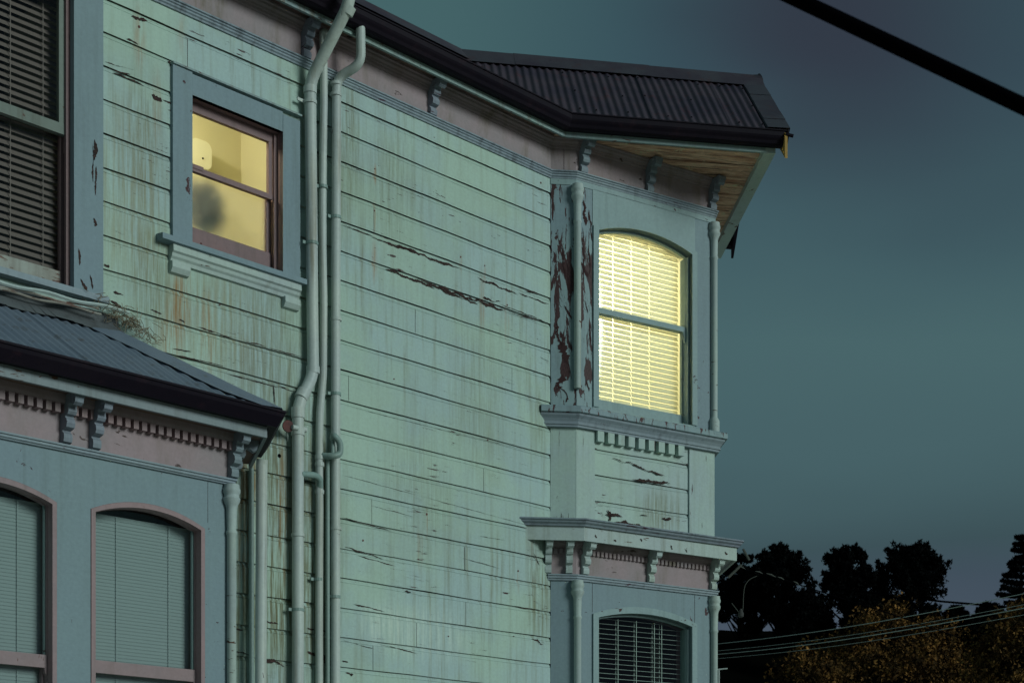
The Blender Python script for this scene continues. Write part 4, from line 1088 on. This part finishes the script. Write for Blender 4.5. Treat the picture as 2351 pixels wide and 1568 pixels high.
def rel(fr, sel): return [s for s in spl if sel(s)]
cracks(rel(N, lambda s: s[0] < 1322), N, -.009, seed=21, mat=Mat('bare_red_primer').bsdf((.042,.017,.018), .85))
cracks(rel(L, lambda s: s[0] >= 1322), L, -.009, seed=22, mat=bpy.data.materials['bare_red_primer'])
cracks([(1405,1050,1530,1094,.016), (1450,1100,1540,1110,.022), (1390,1180,1430,1186,.02), (1400,1198,1480,1208,.02), (1520,1188,1542,1192,.016), (1470,1182,1488,1185,.014), (1395,1170,1402,1196,.03)], L, -.0005, seed=9)
cracks([(1470,1236,1474,1243,.01), (1541,1251,1543,1262,.012), (1575,1260,1577,1268,.01),(1664,1266,1672,1270,.014), (1366,1228,1372,1232,.016), (1409,1240,1415,1243,.016)], L, -.2035, seed=13)
cracks([(651-0,2,652,3,.001)], L, 0) if False else None
# splits in the casings of the dark window
cracks([(217,320,219,370,.022), (221,380,219,450,.014), (215,500,217,520,.02), (213,330,214,420,.008), (185,640,200,668,.02), (182,570,184,610,.01), (205,630,214,665,.012)], M, -.0425, seed=30)

# =================================================================== THINGS ROUND THE HOUSE
def wire(name, pts, r, mat, label, cat, group=None, n=6):
    mb = MB(); b = Vector(pts[0]); mb.tube([Vector(p)-b for p in pts], r, n)
    o = mesh_obj(name, mb, mat, True); o.location = b; tag(o, label, cat, group); return o
def ray(px, py, d): return Vector(((px-CX)/FP*d, d, EYE + (HY-py)/FP*d))
# thick overhead cable close to the viewer
a, b = ray(1700, -62, 4.2), ray(2520, 325, 3.6)
wire('overhead_cable', [a + (b-a)*(i/20) + Vector((0,0,-.03*math.sin(math.pi*i/20)*0)) for i in range(21)], .0185, m_black, 'thick black cable crossing the sky at the upper right', 'cable', n=12)
# four pale service wires
for (x0,y0,x1,y1,d0,d1,r,lab) in ((1560,1486,2420,1348,30,21,0.0051,'topmost of the four pale wires below the dark trees'), (1560,1501,2420,1374,30.3,21.5,.0032,'second wire from the top, faint, below the dark trees'),
                           (1560,1509,2420,1382,30,21,0.0058,'third and brightest wire below the dark trees'), (1560,1518,2420,1398,30.3,21.5,.0032,'lowest faint wire below the dark trees')):
    a, b = ray(x0,y0,d0), ray(x1,y1,d1)
    wire('power_line', [a+(b-a)*(i/24)+Vector((0,0,-.10*math.sin(math.pi*i/24))) for i in range(25)], r, m_wire, lab, 'power line', 'service wires strung to the right of the house')
a, b = ray(1930,1351,118), ray(2420,1402,105)
wire('distant_cable', [a, (a+b)/2 - Vector((0,0,.15)), b], .075, m_black, 'dark cable seen between the far pines', 'cable')
# service drop with grips
cz = L.P(LL+.12, -.18, 0); 
def rr(px, py, d=16.3): return ray(px, py, d)
pts = [rr(1676,1303), rr(1700,1302), rr(1712,1308), rr(1734,1312), rr(1760,1320), rr(1790,1328), rr(1836,1342), rr(1930,1372), rr(2080,1420), rr(2200,1462,17)]
sd_o = thing('service_cable', 'twisted service cable with pale grips leaving the corner of the lower cornice', 'cable', pts[0])
mb = MB(); mb.tube([p-pts[0] for p in pts], .0055, 6); o = mesh_obj('wire', mb, m_black, True); o.parent = sd_o
for a_, b_ in (((1734,1311),(1752,1317)), ((1760,1316),(1782,1325)), ((1786,1324),(1802,1332)), ((1822,1334),(1836,1344)), ((1696,1300),(1711,1306))):
    A, B = rr(*a_), rr(*b_); mb = MB(); mb.tube([A-pts[0], (A+B)/2-pts[0]+Vector((0,0,.006)), B-pts[0]], [.004,.010,.003], 6); o = mesh_obj('grip', mb, m_grip, True); o.parent = sd_o
lp_ = [rr(1738,1322), rr(1722,1328), rr(1710,1342), rr(1707,1365), rr(1706,1398), rr(1701,1412), rr(1694,1402), rr(1680,1384)]
mb = MB(); mb.tube([p-pts[0] for p in round_path(lp_, .1, 4)], .0036, 6); o = mesh_obj('drip_loop', mb, m_grip, True); o.parent = sd_o
mb = MB(); q = rr(1701,1406)-pts[0]; mb.lathe((q.x, q.y), [(.012,q.z-.05),(.028,q.z-.04),(.03,q.z-.01),(.018,q.z+.02),(.008,q.z+.04)]); o = mesh_obj('connector', mb, Mat('grey_connector').bsdf((.05,.05,.05), .8), True); o.parent = sd_o
mb = MB(); mb.tube([rr(1672,1325)-pts[0], rr(1690,1308)-pts[0], rr(1702,1296)-pts[0]], .014, 8); o = mesh_obj('cable_bracket', mb, m_grip, True); o.parent = sd_o
# small T aerial
aer = thing('aerial', 'thin pale T shaped aerial standing low beside the lower bay corner', 'aerial', ray(1650.5, 1971, 24)*1.0); aer.location.z = 0
mb = MB(); zt = ray(1650, 1537, 24).z; mb.tube([(0,0,0), (0,0,zt)], .012, 6); o = mesh_obj('mast', mb, m_wire); o.parent = aer
mb = MB(); mb.tube([(-.09,0,zt), (.13,0,zt+.02)], .010, 6); o = mesh_obj('crossbar', mb, m_wire); o.parent = aer

# ------------------------------------------------------------------ ground, hill, trees
gmat = (lambda m: m.bsdf(m.mix(m.ramp(m.noise(.8, detail=8), .4, .6), (.34,.30,.22), (.42,.38,.30)), .9))(Mat('pale_bounce_ground'))  # unseen ground, kept pale and warm to bounce light up under the eaves
mb = MB(); mb.quad((-600,-600,-.0),(600,-600,0),(600,900,0),(-600,900,0)); g = mesh_obj('ground', mb, gmat); g['kind'] = 'structure'
mb = MB(); a = M.P(-12,-3.5,.004); b = M.P(4,-3.5,.004); c = M.P(4,-1.4,.004); d = M.P(-12,-1.4,.004); mb.quad(a,b,c,d)
g = mesh_obj('path', mb, (lambda m: m.bsdf(m.mix(m.noise(9), (.24,.24,.22), (.34,.33,.30)), .9))(Mat('concrete'))); g['kind'] = 'structure'
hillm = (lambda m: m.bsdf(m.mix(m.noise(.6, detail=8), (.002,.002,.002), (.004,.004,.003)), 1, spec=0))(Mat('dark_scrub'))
mb = MB(); nx, ny = 90, 24; vs = []
for j in range(ny+1):
    for i in range(nx+1):
        x = -120 + 260*i/nx; y = 95 + 130*j/ny
        h = 28.5*math.sin(math.pi*min(1, (j/ny)*1.25)*.5) * (1 if j/ny < .8 else 1 - (j/ny-.8)*2)
        h += 1.6*noise.noise(Vector((x*.07, y*.07, 0))) + .9*noise.noise(Vector((x*.3, y*.3, 2)))
        vs.append((x, y, max(-.2, h if j else -.5)))
mb.add(vs, [(j*(nx+1)+i, j*(nx+1)+i+1, (j+1)*(nx+1)+i+1, (j+1)*(nx+1)+i) for j in range(ny) for i in range(nx)])
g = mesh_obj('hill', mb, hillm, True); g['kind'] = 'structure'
def hill_z(x, y):
    t = (y-95)/130; h = 28.5*math.sin(math.pi*min(1, t*1.25)*.5); return h - 1.5

def leafmat(name, c1, c2, sc_=.9, a=.45, b=.58):
    m = Mat(name); c = m.mix(m.ramp(m.noise(sc_, detail=5, rough=.7), a, b), c1, c2)
    d = m.N('ShaderNodeBsdfDiffuse'); m.link(c, d.inputs[0]); m.link(d.outputs[0], m.out.inputs[0]); return m.m
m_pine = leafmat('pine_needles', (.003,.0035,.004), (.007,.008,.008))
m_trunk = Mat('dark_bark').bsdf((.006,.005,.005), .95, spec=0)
m_glowleaf = leafmat('painted_glow_leaves', (.034,.022,.012), (.36,.18,.055), 2.6, .44, .70)  # amber light of unseen street lamps is put into the leaf colour
m_glowleaf2 = leafmat('painted_glow_leaves_two', (.034,.022,.012), (.34,.18,.058), 2.2, .44, .70)

def clump(mb, c, r, n, size, rnd, flat=1.0, up=0.0):
    for i in range(n):
        v = Vector((rnd.gauss(0,1), rnd.gauss(0,1), rnd.gauss(0,1))).normalized() * r * (rnd.random()**.45)
        v.z *= flat; p = c + v
        t = Vector((rnd.uniform(-1,1), rnd.uniform(-1,1), rnd.uniform(-1,1)+up)).normalized(); s = size*rnd.uniform(.6, 1.4)
        q = t.cross(Vector((rnd.uniform(-1,1), rnd.uniform(-1,1), rnd.uniform(-1,1)))).normalized()
        b = len(mb.v); mb.v += [tuple(p - q*s*.35), tuple(p + q*s*.35), tuple(p + t*s)]; mb.f.append((b, b+1, b+2))

def pine(px, ytop, ybot, wpx, d, label, seed, shape='dome', dens=1.0, group='dark trees on the hill'):
    rnd = random.Random(seed); k = d/FP
    ax = (px-CX)*k; gz = hill_z(ax, d); zt = EYE+(HY-ytop)*k; zb = EYE+(HY-ybot)*k; hw_ = wpx*k/2
    t = thing('pine_tree', label, 'tree', (ax, d, gz), group)
    cr = MB(); tr = MB(); H = zt-gz; cb = zb-gz
    tr.tube([(0,0,-.5), (.1*rnd.uniform(-1,1),0,H*.5), (0,0,H*.86)], [.34,.24,.08], 8)
    if shape == 'dome':
        cz = cb + (H-cb)*.40; az_ = H-cz-.35; n = int(150*dens)
        for i in range(n):
            a = rnd.random()*6.283; sz = rnd.uniform(-.62, 1); cs = math.sqrt(1-sz*sz); rr_ = rnd.uniform(.78,.97) if rnd.random() < .75 else rnd.uniform(.3,.75)
            wob = 1 + .16*noise.noise(Vector((math.cos(a)*1.7, sz*2.2, seed)))
            if sz < .15 and rnd.random() < .35: continue
            c = Vector((math.cos(a)*cs*hw_*rr_*wob*.95, math.sin(a)*cs*hw_*rr_*wob, cz + sz*az_*rr_*wob)); rc = rnd.uniform(.13,.24)*hw_
            clump(cr, c, rc, 120, .30, rnd, .8, .4)
            for _ in range(3):
                c2 = c + Vector((rnd.uniform(-1,1), rnd.uniform(-1,1), rnd.uniform(.0,1)))*rc*.95; clump(cr, c2, rc*.36, 26, .24, rnd, 1.0, 1.0)
            if i % 2 == 0:
                s_ = Vector((0,0,max(0, c.z-c.xy.length*1.0-.3))); tr.tube([s_, (s_+c)/2+Vector((0,0,-.15)), c], [.11,.07,.03], 5)
    else:
        n = 15
        for i in range(n):
            f = i/(n-1); zz = cb + (H-cb)*f; ln = hw_*(1-f*.86)
            for b_ in range(7):
                a = rnd.random()*6.283; e = Vector((math.cos(a)*ln, math.sin(a)*ln, zz+ln*.10)); s_ = Vector((0,0,zz-ln*.05))
                tr.tube([s_, e], [.07,.02], 4)
                for q in range(6):
                    tq = .25+.75*q/5; clump(cr, s_+(e-s_)*tq, .22+.16*(1-tq), 42, .22, rnd, .55, .5)
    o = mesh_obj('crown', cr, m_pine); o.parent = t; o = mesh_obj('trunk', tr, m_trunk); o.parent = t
    return t
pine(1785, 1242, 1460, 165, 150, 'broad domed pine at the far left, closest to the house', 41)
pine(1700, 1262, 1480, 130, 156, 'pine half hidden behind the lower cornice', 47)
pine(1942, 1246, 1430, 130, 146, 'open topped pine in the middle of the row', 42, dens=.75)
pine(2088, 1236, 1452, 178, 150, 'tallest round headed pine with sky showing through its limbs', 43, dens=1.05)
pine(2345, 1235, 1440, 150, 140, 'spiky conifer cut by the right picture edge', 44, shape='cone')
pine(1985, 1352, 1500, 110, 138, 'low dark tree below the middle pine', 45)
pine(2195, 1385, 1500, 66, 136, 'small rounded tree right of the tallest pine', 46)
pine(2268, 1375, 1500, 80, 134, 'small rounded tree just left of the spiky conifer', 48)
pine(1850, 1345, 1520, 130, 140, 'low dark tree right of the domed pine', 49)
for q_, (x_, y_, w_2, d_) in enumerate(((2165,1412,60,128),(2215,1404,54,126),(2240,1418,70,124),(2305,1400,70,127),(2140,1395,50,131),(2060,1400,80,130))):
    pine(x_, y_, y_+90, w_2, d_, ['small dark bush like tree tucked right under the tallest pine','tiny dark tree between the two small rounded ones','low dark tree under the small rounded pair','dark low tree at the foot of the spiky conifer','narrow dark sapling at the right flank of the tallest pine','dark low tree at the left foot of the tallest pine'][q_], 70+q_, dens=.35)
pine(2120, 1410, 1520, 110, 132, 'lowest dark tree under the tallest pine', 50)

def broad(px, ytop, wpx, d, label, seed, mat, n=260):
    rnd = random.Random(seed); k = d/FP; ax = (px-CX)*k; zt = EYE+(HY-ytop)*k; hw_ = wpx*k/2
    t = thing('broadleaf_tree', label, 'tree', (ax, d, 0), 'amber lit trees beside the house')
    cr = MB(); tr = MB(); tr.tube([(0,0,-.2),(0,0,zt*.35),(.1,0,zt*.8)], [.22,.17,.05], 8)
    cz_ = zt*.55; rz = zt*.45
    for i in range(n):
        a = rnd.random()*6.283; el = math.asin(rnd.uniform(-.6,1)); rr_ = rnd.uniform(.55,1)**.5
        p = Vector((math.cos(a)*math.cos(el)*hw_*rr_, math.sin(a)*math.cos(el)*hw_*.8*rr_, cz_ + math.sin(el)*rz*rr_))
        p *= 1 + .10*noise.noise(p*.8); rc = rnd.uniform(.28,.55)
        p.z = min(p.z, zt-.2)
        clump(cr, p, rc*1.15, 130, .095, rnd, .8, -.2)
        if i % 6 == 0: tr.tube([(0,0,zt*.35), p*.5+Vector((0,0,zt*.2)), p], [.06,.035,.01], 5)
    o = mesh_obj('crown', cr, mat); o.parent = t; o = mesh_obj('trunk', tr, m_trunk); o.parent = t
broad(2050, 1398, 500, 46, 'wide tree in front of the pines, amber lamp glow painted into its leaves', 61, m_glowleaf, 560)
broad(2360, 1392, 300, 40, 'tree cut by the right picture edge, amber lamp glow painted into its leaves', 62, m_glowleaf2, 340)
broad(1850, 1478, 190, 42, 'smaller tree nearest the house corner, amber lamp glow painted into its leaves', 63, m_glowleaf, 150)

# =================================================================== LIGHT
w = bpy.data.worlds.new('World'); sc.world = w; w.use_nodes = True; nt = w.node_tree; nt.nodes.clear()
def WN(t, **k):
    n = nt.nodes.new(t)
    for a, b in k.items(): setattr(n, a, b)
    return n
def wm(op, a, b=None, c=None):
    n = WN('ShaderNodeMath'); n.operation = op
    for i, x in enumerate((a, b, c)):
        if x is None: continue
        if isinstance(x, (int, float)): n.inputs[i].default_value = x
        else: nt.links.new(x, n.inputs[i])
    return n.outputs[0]
tc = WN('ShaderNodeTexCoord'); sp_ = WN('ShaderNodeSeparateXYZ'); nt.links.new(tc.outputs['Generated'], sp_.inputs[0])
el = wm('MULTIPLY', wm('ARCSINE', sp_.outputs[2]), 57.2958); az = wm('MULTIPLY', wm('ARCTAN2', sp_.outputs[0], sp_.outputs[1]), 57.2958)
mp = WN('ShaderNodeMapping'); mp.inputs['Scale'].default_value = (1.0, 1.0, 3.2); nt.links.new(tc.outputs['Generated'], mp.inputs[0])
nz = WN('ShaderNodeTexNoise'); nz.inputs['Scale'].default_value = 2.6; nz.inputs['Detail'].default_value = 3; nz.inputs['Roughness'].default_value = .45; nt.links.new(mp.outputs[0], nz.inputs[0])
el2 = wm('ADD', el, wm('MULTIPLY', wm('SUBTRACT', nz.outputs[0], .5), 7.0))
rp = WN('ShaderNodeValToRGB'); cr = rp.color_ramp; stops = [(0, (52,58,72)), (6, (76,84,100)), (9.0, (62,76,88)), (11, (58,78,84)), (14, (68,94,99)), (17.5, (70,98,102)), (21, (62,88,95)), (25.5, (54,78,88)), (40, (50,78,82)), (90, (56,86,88))]
for i, (e, c) in enumerate(stops):
    s = cr.elements[0] if i == 0 else (cr.elements[-1] if i == len(stops)-1 else cr.elements.new(e/90))
    s.color = (*srgb(*c), 1)
nt.links.new(wm('DIVIDE', el2, 90), rp.inputs[0])
# darker violet cloud bank, upper right
def wr(x, a, b, lo=0, hi=1):
    n = WN('ShaderNodeMapRange'); n.interpolation_type = 'SMOOTHSTEP'
    for i, v in enumerate((a, b, lo, hi)): n.inputs[i+1].default_value = v
    nt.links.new(x, n.inputs[0]); return n.outputs[0]
dk = wm('MULTIPLY', wm('MULTIPLY', wr(wm('ADD', az, wm('MULTIPLY', wm('SUBTRACT', nz.outputs[0], .5), 8.0)), 2.0, 11.0), wr(az, 11.5, 19.0, 1, .35)), wr(wm('SUBTRACT', el2, wm('MULTIPLY', az, -.12)), 21, 28.5))
dk = wm('MULTIPLY', wm('MULTIPLY', dk, .8), wr(el, 55, 34))
mx = WN('ShaderNodeMix'); mx.data_type = 'RGBA'; nt.links.new(dk, mx.inputs[0]); nt.links.new(rp.outputs[0], mx.inputs[6]); mx.inputs[7].default_value = (*srgb(47,49,62), 1)
# lighter teal glow low at left/top left
lt = wm('MULTIPLY', wr(az, 6, -4), wr(el, 20, 27))
mx2 = WN('ShaderNodeMix'); mx2.data_type = 'RGBA'; nt.links.new(wm('MULTIPLY', lt, .8), mx2.inputs[0]); nt.links.new(mx.outputs[2], mx2.inputs[6]); mx2.inputs[7].default_value = (*srgb(68,100,102), 1)
bg = WN('ShaderNodeBackground'); nt.links.new(mx2.outputs[2], bg.inputs[0]); bg.inputs[1].default_value = 1.08
wo = WN('ShaderNodeOutputWorld'); nt.links.new(bg.outputs[0], wo.inputs[0])

sun = bpy.data.lights.new('sun', 'SUN'); sun.energy = 1.68; sun.angle = R(22); sun.color = (.84, 1.0, .95)
so = bpy.data.objects.new('sun', sun); COL.objects.link(so)
sd_ = Vector((.84, -.54, math.tan(R(18)))).normalized()
so.rotation_euler = sd_.to_track_quat('Z', 'Y').to_euler()
# lamps inside the two lit rooms
def lamp(name, p, e, col, r=.08):
    l = bpy.data.lights.new(name, 'POINT'); l.energy = e; l.color = col; l.shadow_soft_size = r
    o = bpy.data.objects.new(name, l); COL.objects.link(o); o.location = p; return o
lamp('bay_room_lamp', L.P((g0+g1)/2+.10, 1.7, zpk-.05), 78, (1.0, .90, .64), .12)
lamp('small_room_lamp', M.P(uin0-.25, .55, sw['z1']+.30), 52, (1.0, .90, .63), .06)

# =================================================================== CAMERA
cam = bpy.data.cameras.new('camera'); co = bpy.data.objects.new('camera', cam); COL.objects.link(co)
co.location = (0, 0, EYE); co.rotation_euler = (R(90), 0, 0)
cam.sensor_width = 36; cam.lens = FP/2351*36; cam.shift_y = (HY - 784)/2351; cam.clip_end = 3000; cam.clip_start = .05
cam.dof.use_dof = True; cam.dof.focus_distance = 13.5; cam.dof.aperture_fstop = 7.0
sc.camera = co
sc.view_settings.view_transform = 'Standard'; sc.view_settings.look = 'None'; sc.view_settings.exposure = 0; sc.view_settings.gamma = 1
sc.cycles.use_denoising = True
sc.cycles.max_bounces = 8; sc.cycles.transparent_max_bounces = 12
